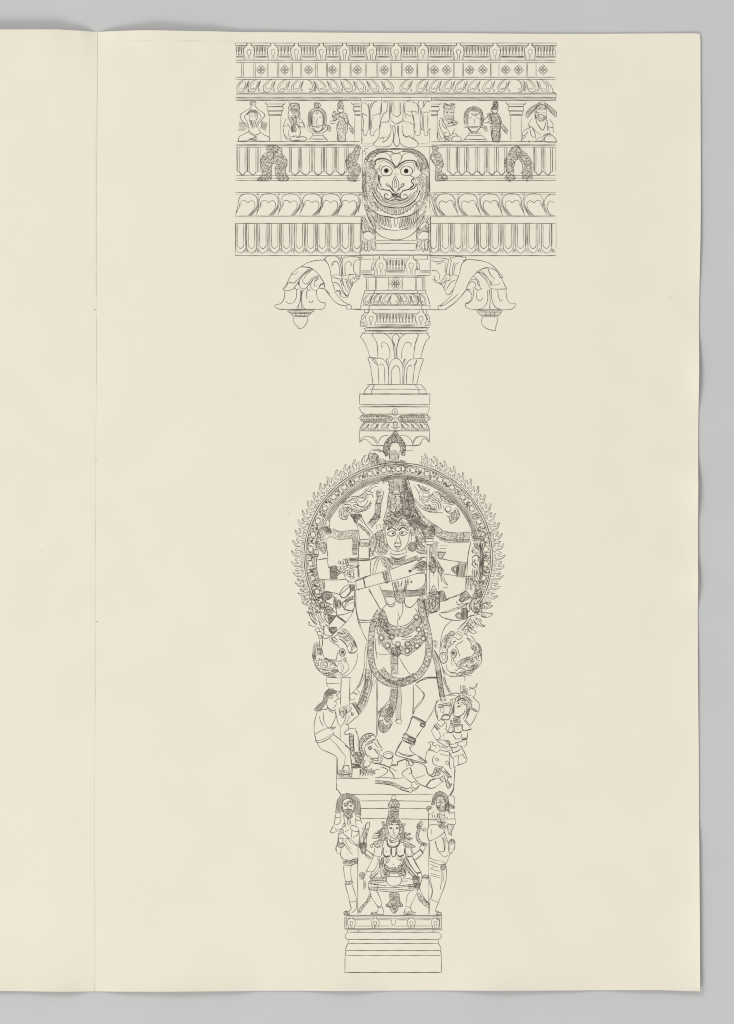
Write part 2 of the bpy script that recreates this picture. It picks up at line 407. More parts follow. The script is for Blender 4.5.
sub('lotus_block')
V(350, 90, 8.155)
S("""- 88,60 665,60; - 88,60 88,95 ; w.8 - 90,88 660,88; w.8 - 665,60 665,88
w.7 - 95,95 95,440 ; w.7 - 648,320 648,435; w.6 - 90,440 185,440; w.6 - 560,440 650,440; w.5 - 100,458 190,458; w.5 - 560,462 700,462
w.5 - 255,62 255,85; w.5 - 485,62 485,85
105,100 140,120 155,160 ; 190,100 220,92 ; 200,100 175,140 168,200 165,330; 150,110 155,200 152,320 ; 180,100 160,160 162,330
100,190 140,210 ; 185,210 230,195 255,190
100,190 108,260 105,320 100,340
w.9 85,320 110,325 108,350 120,372 135,368 140,340 155,325 170,325 165,350 175,375 195,370 195,350 215,325 230,320
w.8 235,320 245,270 245,200 258,100
180,320 175,260 190,220
w.7 95,350 100,430
258,95 255,190 ; 270,100 300,98 305,130 295,180 270,200 250,260
310,100 322,110 320,240 ; 335,95 328,180 330,230 350,260 380,278 410,260 430,235 435,100
345,100 340,150 345,195 380,218 405,205 415,170 410,100
w.7 358,100 360,190 ; w.7 400,100 400,185
w.9 245,270 270,262 300,262 315,250 322,235 ; w.9 330,255 310,265 ; w.8 380,280 400,265 425,262 440,250 ; w.9 435,240 450,260 480,262 510,280 520,275
450,100 445,180 470,205 500,215 ; 460,95 490,90 ; 455,230 445,200 
500,170 520,260 520,320 530,345 ; 505,100 540,110 558,150 555,200 ; w.7 505,170 545,185 560,200
560,92 555,120 575,160 ; 600,92 600,130 580,160 ; 575,160 572,250 578,320 ; 583,170 590,240 585,320
595,190 620,180 635,185 ; 640,190 655,160 ; 660,95 620,100 600,140
540,330 530,355 545,372 560,372 575,355 570,330 590,320 605,335 605,360 620,375 635,365 632,345 645,320 660,320
602,200 600,300 605,330 ; 515,205 530,320 ; 636,200 632,320
325,280 335,320 320,380 290,415 265,430 ; 265,430 270,385 240,400 
w.6 270,385 300,385 320,365
250,275 240,330 235,380 210,420 190,440 200,455 240,465 320,460 345,430
350,290 365,300 368,340 355,420 380,462 405,425 390,350 388,290
w.9 345,290 355,380 345,430
400,290 395,340 405,420 440,460 520,470 555,450 545,420 520,400 525,340
430,290 425,330 440,370 470,390 ; 430,370 455,380 490,385 515,400 ; w.7 470,380 485,372 500,395 530,405
w.5 185,440 200,425 ; w.7 530,400 560,440""")

sub('fluted_band')
def flute(cx, y0, y1, hw=3.0, ow=4.7, tip=5.0, v=.9, w=.85):
    for k in (-1, 1):
        draw([(cx+k*hw, y0), (cx+k*hw, y1-tip-3.4)], w, .06)
    draw(catmull([(cx-hw, y1-tip-3.5), (cx-hw*.8, y1-tip-1.2), (cx, y1-tip+.6), (cx+hw*.8, y1-tip-1.2), (cx+hw, y1-tip-3.5)]), w)
    for k in (-1, 1):
        draw(catmull([(cx+k*ow, y0+(0)), (cx+k*ow, y0+8), (cx+k*ow, y1-tip-2.8), (cx+k*ow*.92, y1-4.0), (cx+k*ow*.45, y1-1.2), (cx, y1+.2)]), w*v)
UF = [(242.4, 2.7), (252.7, 3.2), (294.8, 3.6), (305.7, 4), (318.1, 3.4), (329.6, 3.3), (341.5, 3.4), (452.9, 3.2), (461.9, 2.7), (472, 3.2), (482, 2.9), (491.8, 2.9), (501.6, 2.9), (538.6, 2.7), (547.7, 2.8)]
for x, h in UF: flute(x, 147.4, 175.2, h, h+1.8, 1.2, .8, .85)
for a in (236.7, 237.6, 247.4, 248.2, 258.6, 260.3, 290.2, 291.5, 300.2, 312.2, 324, 335.3, 347.2, 348.6, 446, 447.6, 457.4, 467, 477, 486.8, 496.6, 507, 533.3, 534.6, 543.2, 552.6, 555.6):
    vl(a, 147.3, 172, .55); 
for x in (300.3, 323.8, 336, 457.6, 467.2, 487, 543.3): 
    for k in range(3): vl(x-.9+k*.7, 147.5, 168, .35)
for x in (248, 258.8, 300.2, 312, 323.8, 335.6, 347.4, 457.4, 467, 477, 486.9, 496.7, 506, 533.6, 543.2, 552.6):
    S(f"w.8 {x-1.8},175.2 {x},171.5 {x+1.8},175.2; w.7 {x},172 {x},175")
sub('heart_leaf_band')
def heart(nx, k, full=True):
    V(0, 0, 1); f = lambda u, v: (nx+k*u, 185+v/10.486)
    draw(catmull([f(-12, 290), f(-10.2, 225), f(-9.3, 150), f(-6.5, 108), f(-1.5, 92), f(4, 96), f(8.2, 125), f(9.5, 180), f(7.5, 245), f(1.5, 322)]), 1.0)
    draw(catmull([f(-8.3, 235), f(-8.6, 195), f(-6.5, 168), f(-3, 163), f(-.5, 188), f(1.5, 172), f(4.5, 168), f(6.6, 195), f(6.0, 245), f(3.0, 290), f(0, 320)]), .95)
    draw(catmull([f(8.6, 225), f(6.0, 280), f(2.6, 322)]), .8)
    draw(catmull([f(9.8, 120), f(10.6, 190), f(8.8, 250), f(4, 322)]), .7)
    draw([f(8.8, 85), f(9.9, 110)], .7); draw([f(11.2, 85), f(10.4, 110)], .7)
    draw(catmull([f(9.6, 215), f(7.4, 270), f(4.8, 310)]), .5)
    draw(catmull([f(-6.6, 190), f(-9.4, 240), f(-13, 318)]), .8)
for x in (248.1, 268.8, 290.6, 312.2, 330.9, 350): heart(x, 1)
for x in (445.5, 467.9, 489.9, 511.9, 533.6): heart(x, -1)
V(490, 185, 10.486)
S("w.9 690,98 640,98 600,120 570,170 575,230 600,290 640,325; 675,195 640,168 605,195 600,240 620,290 660,322")
V(425, 185, 10.486)
S("w.9 30,95 60,130 85,200 110,290 130,320; w.8 25,165 55,180 85,270 110,322; w.8 55,90 90,160 100,240 130,310; w.7 85,110 105,180")
V(295, 185, 10.486)
S("w.8 660,130 665,170 650,250 620,322; w.8 690,160 660,300 ; w.7 700,100 660,110 ")
sub('lower_fluted_band')
LF = [240.5, 251.5, 262.9, 274.6, 286.3, 299.3, 310.7, 322.2, 334.1, 345.5, 357, 433.6, 445.5, 457.9, 471.3, 483.6, 495.2, 508.1, 520.5, 532.9, 546.3]
for i, x in enumerate(LF):
    flute(x, 223.6, 253.2, 3.2, 4.9, 5.2, 1.0, .95)
    V(0, 0, 1)
    if x not in (357,): 
        nx = LF[i+1] if i+1 < len(LF) and LF[i+1]-x < 16 else x+11.6
        m = (x+nx)/2
        if m < 556: vl(m, 223.6, 246, .6); S(f"w.75 {m-1.8},252.8 {m},248.6 {m+1.8},252.8; w.7 {m},250 {m+.6},252.5")
        if i in (3, 6, 12, 14, 16, 18): 
            for k in range(3): vl(m-.8+k*.7, 223.8, 245, .4)
vl(236, 223.4, 248, .8); vl(235.4, 223.4, 255.6, .5); vl(556, 223.4, 250, .6); S("w.7 552.6,249 556,253")
vl(551.8, 223.5, 247, .9)

# ---- small columns of the frieze
V(0, 0, 1)
def colm(cx, w, sw, x0=None, x1=None):
    sub('column')
    V(0, 0, 1); a0 = 101.6
    prof = [(w*.5, 102.0), (w*.5, 103.6), (w*.47, 104.2), (w*.36, 106.4), (w*.40, 107.4), (w*.42, 108.4), (w*.39, 110.4), (w*.30, 111.6), (w*.34, 113), (w*.34, 115.4)]
    cl = lambda x: max(x0 or -1e9, min(x1 or 1e9, x))
    for y, f, wd in ((104.1, .5, 1), (106.5, .40, 1), (107.0, .40, .8), (110.8, .42, 1.1), (111.4, .40, .8), (114.6, .34, .9), (115.4, .34, 1.2)):
        hl(cl(cx-w*f), cl(cx+w*f), y, wd)
    for k in (-1, 1):
        if (k < 0 and x0) or (k > 0 and x1): continue
        draw(catmull([(cx+k*u, y) for u, y in prof]), .9)
        vl(cx+k*sw/2, 115.6, 141.4, .8)
colm(275.2, 19.4, 11.3); colm(362, 21, 14.4, None, 360.5); colm(430, 22, 14.2, 431, None); colm(516.0, 18.8, 10.4)
V(0, 0, 1)

# ---- frieze figures
sub('seated_sage')
V(230, 95, 10.486)
S("""182,210 195,178 232,158 270,172 288,205 285,250 270,262 ; 205,200 200,230 212,255 ; 272,200 270,240
190,205 200,185 240,170 270,195 ; w.7 215,215 228,212 ; w.7 245,212 260,214 ; w.7 238,215 236,238
w1.1 205,255 214,300 240,350 262,315 275,262 ; 225,262 232,300 240,340 ; 240,262 243,330 ; 255,262 250,310 ; 215,265 225,310
220,110 208,140 150,175 108,212 122,260 165,312 207,352 ; 226,150 180,195 150,232 172,270 195,330
262,110 292,150 340,182 364,212 335,260 302,302 285,345 ; 258,158 300,190 325,232 292,285 270,340
205,350 192,382 215,408 250,422 300,412 315,392 298,342 ; w.7 200,380 250,415
195,385 140,415 98,438 88,475 102,485 190,480 ; 315,388 360,420 410,442 415,480 390,487 302,482 ; 190,468 230,455 270,445 ; 195,482 240,462 290,482
250,430 280,440 ; 215,470 260,478""")
scr("210,95 225,65 262,65 272,92 240,108", 1.3, .7, .9, .8); scr("228,455 275,440 290,475 240,485", 1.3, .6, .8, 0)
hat("95,270 160,290 190,350 140,385 85,380", 0, .7, .5); hat("330,270 392,295 375,382 318,350", 90, .55, .7); hat("182,210 200,170 240,158 285,180 290,250 270,200 205,190", 70, .7, .6)
sub('bearded_sage')
S("""620,95 620,70 ; o 622,160 625,100 665,85 715,95 722,160 ; 615,165 610,230 640,300 ; 725,165 735,230 700,300
640,180 655,175 ; 690,175 705,180 ; 672,185 672,205 ; 650,215 690,215 670,240
590,250 560,330 570,420 600,475 ; 600,300 630,350 610,400 640,470 ; 560,320 610,330 ; 640,300 650,380 680,330 700,270
700,300 720,350 ; 580,420 610,460 650,480 734,470 ; 640,440 700,430""")
V(290, 95, 10.486)
S("""100,170 95,240 120,260 150,310 155,350 ; 60,300 90,330 120,330 ; o 95,300 120,285 140,310 130,345 100,340 ; 100,350 110,400 90,440 60,450
100,440 150,440 175,460 150,480 20,480 ; 20,440 60,430 110,450 ; 40,290 20,380 60,370 ; w.7 20,175 40,180 ; w.7 60,175 80,180""")
scr("5,100 40,88 92,95 90,140 50,150 5,140", 1.4, .8, .9, .8); scr("8,220 40,235 90,215 60,280 50,330 70,370 40,385 15,350 45,300", 1.4, .8, .9, .6); hat("0,150 90,150 95,230 75,200 20,200", 90, .8, .5)
V(230, 95, 10.486)
scr("605,235 650,250 690,380 640,390 650,330", 1.5, .8, .8, 0)
V(290, 95, 10.486)
sub('portrait_head')
S("""o 190,250 200,185 240,145 285,130 340,150 375,195 382,250 375,320 350,360 290,390 230,370 200,320 ; 240,190 232,250 235,330 270,375 300,385 340,350 345,260 340,200 300,165 265,170 240,190
210,180 208,310 ; 360,180 362,310 ; 220,175 222,330 ; 350,180 352,320 ; 245,235 265,230 ; 305,232 330,235 ; 285,240 280,300 300,305 ; 265,335 290,345 315,335
185,320 180,330 200,380 235,395 ; 385,320 400,340 380,375 340,395 ; w1.2 235,350 270,385 320,378 350,340 ; 185,315 240,330 345,320 390,310
235,400 345,400 ; 235,425 350,425 ; 235,400 240,425 205,460 185,475 ; 345,400 350,430 375,455 395,480 ; w1.1 200,462 380,462 ; 185,487 400,487""")
hat("190,250 200,185 240,145 285,130 340,150 375,195 382,250 375,320 345,320 340,220 300,170 260,170 235,220 235,320 200,320", 90, .75, .6)
scr("255,90 285,82 320,95 318,125 285,140 258,128", 1.3, .8, .9, .8); scr("270,185 300,180 290,205 270,200", 1.2, .6, .9, 0); scr("395,320 430,335 420,385 395,370", 1.2, .7, .8, .4)
hat("245,255 270,255 270,320 245,310", 90, .9, .35)
sub('standing_attendant')
S("""500,140 498,165 520,182 550,185 565,165 560,140 ; o 495,205 520,190 560,190 600,205 595,235 560,250 ; 525,150 530,152; 545,150 550,152
505,230 515,270 500,300 490,350 497,400 510,480 ; 570,240 575,280 600,300 605,360 580,430 585,480 ; 590,215 612,260 620,300 650,340 670,380
600,240 605,290 640,330 ; 415,275 470,270 500,250 ; 420,290 440,300 480,295 ; 490,490 600,490""")
scr("500,110 510,75 530,60 548,75 560,120 545,140 510,140", 1.3, .75, .9, .8); scr("450,190 480,175 490,250 455,265", 1.3, .8, .9, .6)
scr("500,300 560,260 600,310 600,370 580,430 580,480 505,480 495,400 490,340", 1.7, .9, .75, .7); scr("510,195 560,195 560,240 515,240", 1.4, .7, .8, 0)
scr("625,340 650,335 672,390 655,405 630,370", 1.2, .7, .9, .6); scr("545,90 570,180 600,200 570,230 555,170", 1.3, .7, .7, 0)
V(430, 95, 10.486)
sub('bearded_sage')
S("""150,160 145,220 165,260 200,300 240,280 ; 140,90 200,110 260,95 ; 245,160 250,220 240,270 ; 165,190 190,182 ; 215,182 240,190
105,260 95,300 120,370 160,430 200,430 ; o 130,260 150,300 170,330 160,350 130,310 ; 90,350 100,420 130,470 ; 180,330 240,320 290,300 ; 175,310 230,290 ; w.9 230,300 260,290 290,280
170,340 200,390 210,430 240,400 260,350 ; 85,390 80,440 110,485 ; o 235,485 230,450 270,430 320,445 325,480 ; 210,430 260,400 290,430 ; 100,240 130,250 150,270
180,390 150,400 150,440 200,480""")
scr("140,100 165,88 190,105 215,92 255,95 255,140 200,150 150,140", 1.5, .9, .8, .6); scr("160,225 200,210 250,230 235,275 200,295 170,265", 1.4, .8, .8, .5); scr("150,155 250,155 250,190 200,205 150,190", 1.5, .7, .6, 0)
scr("240,265 270,270 290,285 270,320 240,310", 1.2, .6, .8, .3); scr("145,430 200,435 210,480 150,480", 1.3, .7, .9, 0)
sub('portrait_head')
S("""o 360,290 358,210 385,155 430,130 470,122 520,140 550,185 560,260 550,320 500,330 390,330 ; 400,200 398,250 400,320 ; 540,220 535,320 ; 410,245 435,238 ; 480,240 515,245 ; 465,250 462,300
355,335 395,345 ; 520,345 580,330 ; w1.2 395,330 420,380 465,400 500,380 530,335 ; 405,345 430,375 465,385 500,370 515,345 ; 410,345 510,345
400,400 540,400 ; 410,400 405,425 ; 395,425 545,425 ; 395,425 350,480 ; 545,425 600,480 ; w1.1 355,468 590,468 ; 340,490 600,490""")
hat("360,290 358,210 385,155 430,130 470,122 520,140 550,185 560,260 550,320 530,320 530,230 500,180 430,170 400,200 395,320", 60, .6, .6)
scr("370,170 430,135 520,145 550,200 530,210 490,170 430,165 395,210 370,260", 1.5, .8, .7, 0); scr("430,200 470,190 500,200 470,220", 1.2, .7, .9, .3); scr("520,240 560,250 555,320 520,320", 1.4, .7, .6, 0)
scr("560,350 590,330 605,370 585,380", 1.2, .6, .9, .5)
sub('standing_attendant')
S("""o 640,160 650,130 690,130 710,160 700,190 660,190 ; 560,270 600,230 625,210 650,200 ; 570,290 600,290 640,260 ; 640,200 720,200 ; 650,240 640,340 645,400 660,480 ; 610,290 640,300""")
scr("655,130 665,70 700,65 715,120 700,150 650,150", 1.3, .75, .9, .8); scr("600,200 640,195 650,250 620,265", 1.3, .7, .9, .5)
scr("650,250 700,240 734,260 734,480 660,480 640,400 640,320", 1.7, .9, .75, .5)
V(490, 95, 10.486)
S("""o 20,160 30,140 70,140 80,165 65,190 40,190 ; 80,200 110,240 125,300 150,330 185,370 ; 100,260 110,320 150,380 180,405 ; 10,490 130,490 ; 110,340 100,400 105,480""")
scr("30,140 35,90 55,65 75,85 80,140 60,150", 1.3, .75, .9, .8); scr("10,200 80,200 110,260 110,330 100,400 100,480 30,480 20,400 30,300 5,250", 1.6, .9, .75, .6)
scr("135,330 160,340 188,385 170,405 140,370", 1.3, .8, .8, .5)
sub('turbaned_sage')
S("""w.9 375,190 430,130 500,90 540,72 ; 395,240 440,180 490,130 ; 375,190 378,225 395,240 ; w.9 560,75 620,110 695,175 ; 590,110 640,180 685,235 ; 695,175 698,215 685,235
o 470,180 480,130 520,105 560,105 590,135 590,200 580,250 540,275 495,250 ; 495,190 510,210 ; 500,185 520,180 ; 550,180 575,185 ; 535,190 533,215 ; w1.2 505,215 535,205 570,215
w1.1 470,200 490,290 520,340 550,370 575,330 590,260 590,220 ; w.9 480,280 550,375 ; 440,250 400,310 440,340 490,390 540,420
620,250 655,300 655,340 600,330 ; 660,340 665,400 ; 605,260 600,380 ; 425,340 350,380 340,430 330,490 ; 400,310 420,340 ; 420,360 430,420 460,450
445,350 470,400 480,460 ; o 480,485 500,460 540,440 570,450 540,480 ; o 575,490 580,440 620,410 660,430 690,470 685,500 ; 560,430 620,400 650,430 ; 630,380 625,420
340,430 370,420 400,380 ; 345,465 375,430 ; 615,340 620,370""")
hat("375,190 430,130 500,90 540,72 520,110 470,160 400,235", -50, .6, .55); hat("560,75 620,110 695,175 690,230 620,180 580,120", 60, .65, .55)
scr("490,110 530,90 580,110 590,150 560,150 500,160 480,190", 1.4, .8, .9, .4); scr("495,215 535,235 580,215 575,250 540,275 500,255", 1.3, .7, .9, .3); scr("470,200 490,170 500,250 480,260", 1.3, .6, .8, 0)
scr("555,430 600,400 650,430 600,440", 1.4, .7, .8, 0); scr("400,470 425,475 420,492 400,492", 1.1, .6, .9, 0)

# ---- foliate arches hanging on the fluted band
sub('foliate_arch')
V(230, 95, 10.486)
scroll("460,525 500,540 545,570 540,610 585,660 598,720 580,780 595,840 615,870 600,895 520,900 490,860 475,800 485,730 470,715 450,715 440,730 435,800 430,870 400,900 310,898 292,880 330,850 335,790 318,720 325,670 360,620 390,600 385,555 420,530", 2.8, .7, .85)
S("w.9 410,560 460,600 520,560; 455,600 458,690; 360,640 400,660 ; 500,640 560,660")
sub('foliate_arch')
V(290, 95, 10.486)
scroll("734,540 690,545 665,590 600,650 585,710 600,770 620,800 600,860 620,895 690,900 710,850 740,800 730,740 700,710 720,640", 2.8, .7, .85)
S("w.8 820,560 790,565 780,590"); V(350, 90, 8.155); S("w.8 95,520 110,500 130,510 125,530")
sub('foliate_arch')
V(430, 95, 10.486)
scroll("20,530 60,530 90,560 75,590 110,620 130,680 140,740 120,800 175,850 180,890 120,900 60,895 55,800 60,750 20,690 5,640 30,590", 2.8, .7, .85)
sub('foliate_arch')
V(490, 95, 10.486)
scroll("250,545 290,530 320,570 350,590 400,640 430,690 430,740 440,800 440,880 400,900 350,890 335,830 345,770 330,710 300,675 280,680 255,720 245,800 260,860 240,895 190,900 155,875 180,820 160,740 155,690 190,640 205,590", 2.8, .7, .85)
S("w.9 270,590 290,640 330,600 ; 290,640 290,680")
# ================================================================ lion mask
part('lion_mask_drawing')
V(355, 140, 8.5375)
S("""w1.1 78,190 95,150 130,110 190,85 260,80 340,72 420,75 500,82 560,110 600,150 628,220 635,330 632,430 ; w.9 175,75 500,75 ; w1.3 180,80 500,80
100,180 130,130 190,100 240,95 320,98 ; 400,98 470,95 530,125 550,150
w.6 - 62,70 62,560 ; w.6 - 637,60 637,600
300,100 350,115 400,100 ; 160,150 190,120 240,108 280,120 305,150 310,175 ; 395,165 415,125 460,108 500,120 530,150
305,130 312,170 350,228 385,180 395,130 350,115 305,130
w2.6 178,215 172,185 195,165 245,160 295,178 332,212 348,242 ; 200,205 210,185 250,178 290,195 320,225 345,260 ; w2.6 355,240 385,205 430,180 485,175 518,190 528,228 ; 370,250 400,215 440,195 485,192 508,210
215,270 205,235 225,215 ; 500,270 510,240 495,215 ; 330,290 350,292 370,290
345,305 325,340 318,390 330,430 352,445 368,420 374,370 360,330 345,305 ; 345,330 335,380 345,410 356,385 345,330
w2.4 265,378 278,392 300,400 318,425 335,440 ; w2.4 418,375 408,395 385,410 372,432 ; w.8 262,372 290,378 305,395 ; 425,372 400,375 390,395
240,305 215,320 210,360 225,400 260,430 300,425 ; 470,305 500,320 480,350 500,380 480,410 440,425 400,430
w1.1 190,372 205,410 235,425 280,428 312,450 315,485 290,505 262,498 250,475 262,460 280,465 278,480 ; w1.1 525,378 500,415 455,425 405,440 385,470 392,500 420,505 445,490 440,468 420,465 415,482
315,490 345,478 385,490 ; 320,450 345,465 380,450 ; 330,470 345,450 365,470 ; w.8 310,510 345,500 395,512
190,375 185,420 200,450 ; 525,375 535,430 500,450 ; 210,440 240,510 300,545 345,550 410,540 470,500 510,450
w1.1 150,440 175,500 240,560 345,580 440,565 520,505 555,430 ; 165,420 190,490 250,545 345,565 430,550 505,490 535,420
w.9 160,520 230,600 345,640 450,600 540,520 ; 150,600 210,640 300,655 345,665 400,655 480,640 560,580 ; w.9 140,640 180,700 250,755 345,772 430,755 510,710 560,640
95,620 140,720 200,805 270,840 350,853 430,838 490,805 540,745 590,640 ; 80,650 110,720 180,800 ; 600,660 570,720 530,770
340,665 335,700 345,740 365,700 360,665 ; 330,640 345,600 360,640""")
sub('teeth')
def arcpts(t, n):
    q = catmull(pts(t)); L = [0]
    for a, b in zip(q, q[1:]): L.append(L[-1]+math.dist(a, b))
    out = []; k = 0
    for i in range(n):
        d = L[-1]*(i+.5)/n
        while L[k+1] < d: k += 1
        t = (d-L[k])/(L[k+1]-L[k]); out.append((q[k][0]+(q[k+1][0]-q[k][0])*t, q[k][1]+(q[k+1][1]-q[k][1])*t))
    return out
def teeth(ta, tb, n, wf=.36):
    A = arcpts(ta, n); B = arcpts(tb, n)
    for i in range(n):
        a, b = A[i], B[i]; j = min(i+1, n-1); h = math.dist(A[j-1], A[j])*wf if n > 1 else 1
        dx, dy = b[0]-a[0], b[1]-a[1]; L = math.hypot(dx, dy) or 1; nx, ny = -dy/L*h, dx/L*h
        m = lambda t, s: (a[0]+dx*t+nx*s, a[1]+dy*t+ny*s)
        draw(catmull([m(0, -.9), m(.5, -1), m(.9, -.6), m(1, 0), m(.9, .6), m(.5, 1), m(0, .9)]), .9)
        draw([m(.15, 0), m(.6, 0)], .5, 0)
teeth("185,505 240,560 345,585 440,565 510,505", "165,545 230,610 345,645 450,612 535,540", 13, .30)
teeth("170,615 230,645 300,662", "175,690 240,730 320,750", 6, .34); teeth("390,662 460,645 545,590", "370,752 450,735 535,690", 8)
sub('eye'); V(355, 140, 8.5375); S('w1.3 222,262 235,235 268,222 305,238 318,265 305,297 268,307 232,297 222,262'); E1 = cur; sub('pupil', under=E1); dot(267, 262, 20)
sub('eye'); S('w1.3 388,268 402,238 438,222 478,238 492,268 470,300 430,304 398,292 388,268'); E1 = cur; sub('pupil', under=E1); dot(437, 265, 20)
S("w1.5 190,372 205,410 235,425 280,428 312,450 315,485 290,505 262,498 250,475 262,460 280,465 ; w1.5 525,378 500,415 455,425 405,440 385,470 392,500 420,505 445,490 440,468 420,465 ; w1.6 200,300 205,350 225,395 ; w1.6 505,330 480,350 500,385 470,410 ; w1.8 150,445 175,500 240,560 345,580 440,565 520,505 555,430 ; w1.3 150,605 220,645 300,660 345,666 400,658 480,640 555,585 ; w1.4 320,455 345,470 375,455 ; w1.2 325,475 345,490 370,475 ; w1.2 300,520 345,510 400,520")
scr("318,455 375,455 385,495 345,500 315,495", 1.3, .7, 1.0, 0)
sub('mane')
scr("75,200 130,115 200,90 160,150 140,200 160,240 180,300 150,380 165,440 150,500 200,600 150,600 90,600 75,500 65,400 65,300", 1.75, 1.0, .85, .4)
scr("500,90 560,110 610,170 635,300 632,420 610,520 570,590 500,620 560,480 545,400 480,360 500,330 550,300 560,240 540,170 530,130", 1.75, 1.0, .85, .4)
scr("180,300 215,310 200,360 190,400 170,430 150,380", 1.6, .9, .8, .3); scr("165,245 200,250 190,300 160,300", 1.6, .9, .8, 0)
scr("90,560 150,610 200,720 250,760 300,765 200,760 130,690", 1.6, .8, .8, .4); scr("610,560 560,650 480,740 400,765 500,750 580,660", 1.6, .8, .8, .4)
scr("130,180 165,185 165,240 130,230", 1.6, 1.1, .8, .7); scr("525,185 575,190 570,260 530,240", 1.6, 1.1, .7, .6)
gar("90,175 130,125 200,95 300,90", 2.6, 'rope', .8); gar("400,90 480,92 550,125 600,190 615,260", 2.8, 'rope', .8)
gar("75,260 80,400 100,520", 3, 'bead', .8); gar("620,300 622,420 590,540", 3, 'bead', .8)
gar("170,430 240,510 345,535 440,515 505,450", 3.2, 'rope', .75)
for cx in (1, -1):
    sub('paw'); mirror = None
    V(355, 140, 8.5375)
    F = lambda t: ' '.join(k if cx == 1 else f"{702-float(k.split(',')[0])},{k.split(',')[1]}" for k in t.split())
    for t in ("75,640 100,690 130,720 ; 100,640 140,700 165,760", "72,835 70,800 95,780 130,785 160,810 165,840 130,855 90,850 72,835", "60,650 55,760 75,800 ; 165,770 180,820 165,850",
              "65,860 60,900 45,940 60,950 75,920 ; 85,860 80,930 95,950 105,920 ; 110,860 108,930 120,955 130,925 ; 135,860 140,930 155,940 170,950 ; 165,860 175,900 180,945", "170,700 175,760 175,855"):
        for q in t.split(';'): S("w.85 "+F(q))
    scr(F("65,660 110,740 165,770 160,800 120,780 80,790 60,770"), 1.6, .95, .9, .7); scr(F("70,860 165,860 175,930 50,935"), 2.0, 1.0, .55, 0)
sub('ledge'); V(355, 140, 8.5375)
S("w.9 - 170,857 530,857; w1.2 - 175,882 520,882; w.9 - 180,942 520,942; - 178,882 178,942; - 522,882 522,942; w.8 - 45,980 640,980; w.7 - 45,900 45,990; w.7 - 638,900 638,990; w.5 - 50,650 50,900; w.5 - 648,600 648,900")
# ================================================================ brackets
part('bracket_drawing')
V(270, 255, 12.233)
S("""380,145 450,100 540,72 660,58 680,20 ; 670,65 710,110 734,180 ; w1.1 400,135 330,170 270,225 240,280 205,350 160,410 ; 155,415 190,435 240,432 290,410 300,395
400,145 440,150 500,165 580,220 630,290 665,350 668,405 ; w1.2 395,145 480,155 525,172
260,232 290,238 320,225 345,195 ; 260,232 275,222 ; 205,350 250,335 290,345 320,320 400,240 480,170 ; 165,415 195,390 215,350
w1.3 505,175 430,225 370,290 350,340 350,370 ; 520,178 440,240 ; 300,395 320,370 360,310 ; 300,395 325,425 340,425
360,330 360,385 400,415 440,408 480,350 500,340 ; 400,290 400,325 430,355 470,340 520,280 590,250 ; 415,290 450,230 ; w1.3 500,345 530,295 600,258
500,345 500,390 530,428 570,432 595,400 620,360 658,345 ; 545,340 540,375 565,380 575,372 ; 560,320 600,285 ; 590,270 540,330
600,405 610,380 655,350 ; 590,408 640,408 680,425 734,480 ; 660,350 670,410
455,405 465,430 500,430 ; 455,410 460,380 490,355 ; 340,425 355,410
180,435 178,500 160,560 120,598 60,612 ; w1.1 60,610 65,635 110,662 200,665 ; - 110,665 600,665 ; 600,665 650,658 672,630 680,585 ; 680,585 630,580 590,545 572,490 570,435
325,430 325,500 300,565 250,595 215,585 200,565 ; 455,430 445,480 455,545 ; 475,560 500,580 525,570 520,555
375,430 375,520 355,600 320,655 ; 410,430 390,480 385,560 405,640 430,662 ; 385,430 378,560 390,660 ; 350,600 350,660""")
sub('lotus_bud')
S("""- 205,672 550,672; w1.1 - 210,685 540,685; - 240,705 515,705; - 255,718 505,718 ; 210,685 250,712 290,750 ; 540,685 500,712 455,750 ; w1.1 - 275,745 470,745; - 290,755 460,755
- 310,705 320,745; - 370,705 370,745; - 430,705 425,745; 290,760 283,800 310,850 345,885 350,905 ; 455,760 462,800 440,850 395,895 355,900""")
back(); V(320, 250, 12.233)
S("""- 0,72 490,72 ; 0,122 45,122 60,115 ; 45,120 90,80 ; 55,110 100,180 125,250 135,320 ; 85,75 180,72 225,100 250,180 262,260 262,320
145,210 150,160 190,140 220,160 240,220 240,300 ; 150,180 165,175 ; w1.2 225,90 240,100 265,80 ; 245,110 275,200 270,310 ; 265,85 255,120
285,320 272,240 272,140 290,95 350,85 440,85 490,100 ; 310,310 305,230 310,170 350,140 380,160 380,190 370,185 ; 490,115 440,130 415,165 408,220 420,270 470,315 490,325
w.9 - 492,75 492,330 ; 135,320 190,305 250,312 275,330 ; 275,318 310,308 330,320 ; 340,300 400,300 430,295 ; 430,295 450,320 490,325
135,320 145,380 165,440 190,520 240,590 300,640 380,680 ; 0,320 40,390 60,470 ; w1.1 0,470 60,480 110,550 180,630 240,670 320,685
140,345 170,330 190,350 ; 165,400 200,400 240,440 270,510 320,565 ; 190,345 240,360 260,420 280,490 310,540 345,575 ; 190,520 215,500 245,520 240,550 285,580 330,580 355,540
200,500 240,500 260,550 ; 265,330 265,380 285,440 ; 285,340 275,370 300,450 330,500 350,520 ; 300,370 315,355 335,380 350,440 370,470 ; 320,375 340,460 365,490 ; 345,330 355,380 385,440 ; 350,325 375,300
370,350 380,400 400,430 ; w.9 385,370 400,340 425,345 415,370 ; 430,320 450,350 480,350 ; 385,435 440,380 495,345 ; 400,430 375,470 360,520 330,570 ; 400,380 400,410 ; w1.2 375,430 395,440
w1.1 320,690 325,720 380,725 490,725 ; 320,690 340,670 380,680 385,725 ; 500,100 515,78""")
part('bracket_drawing')
V(390, 245, 5.437)
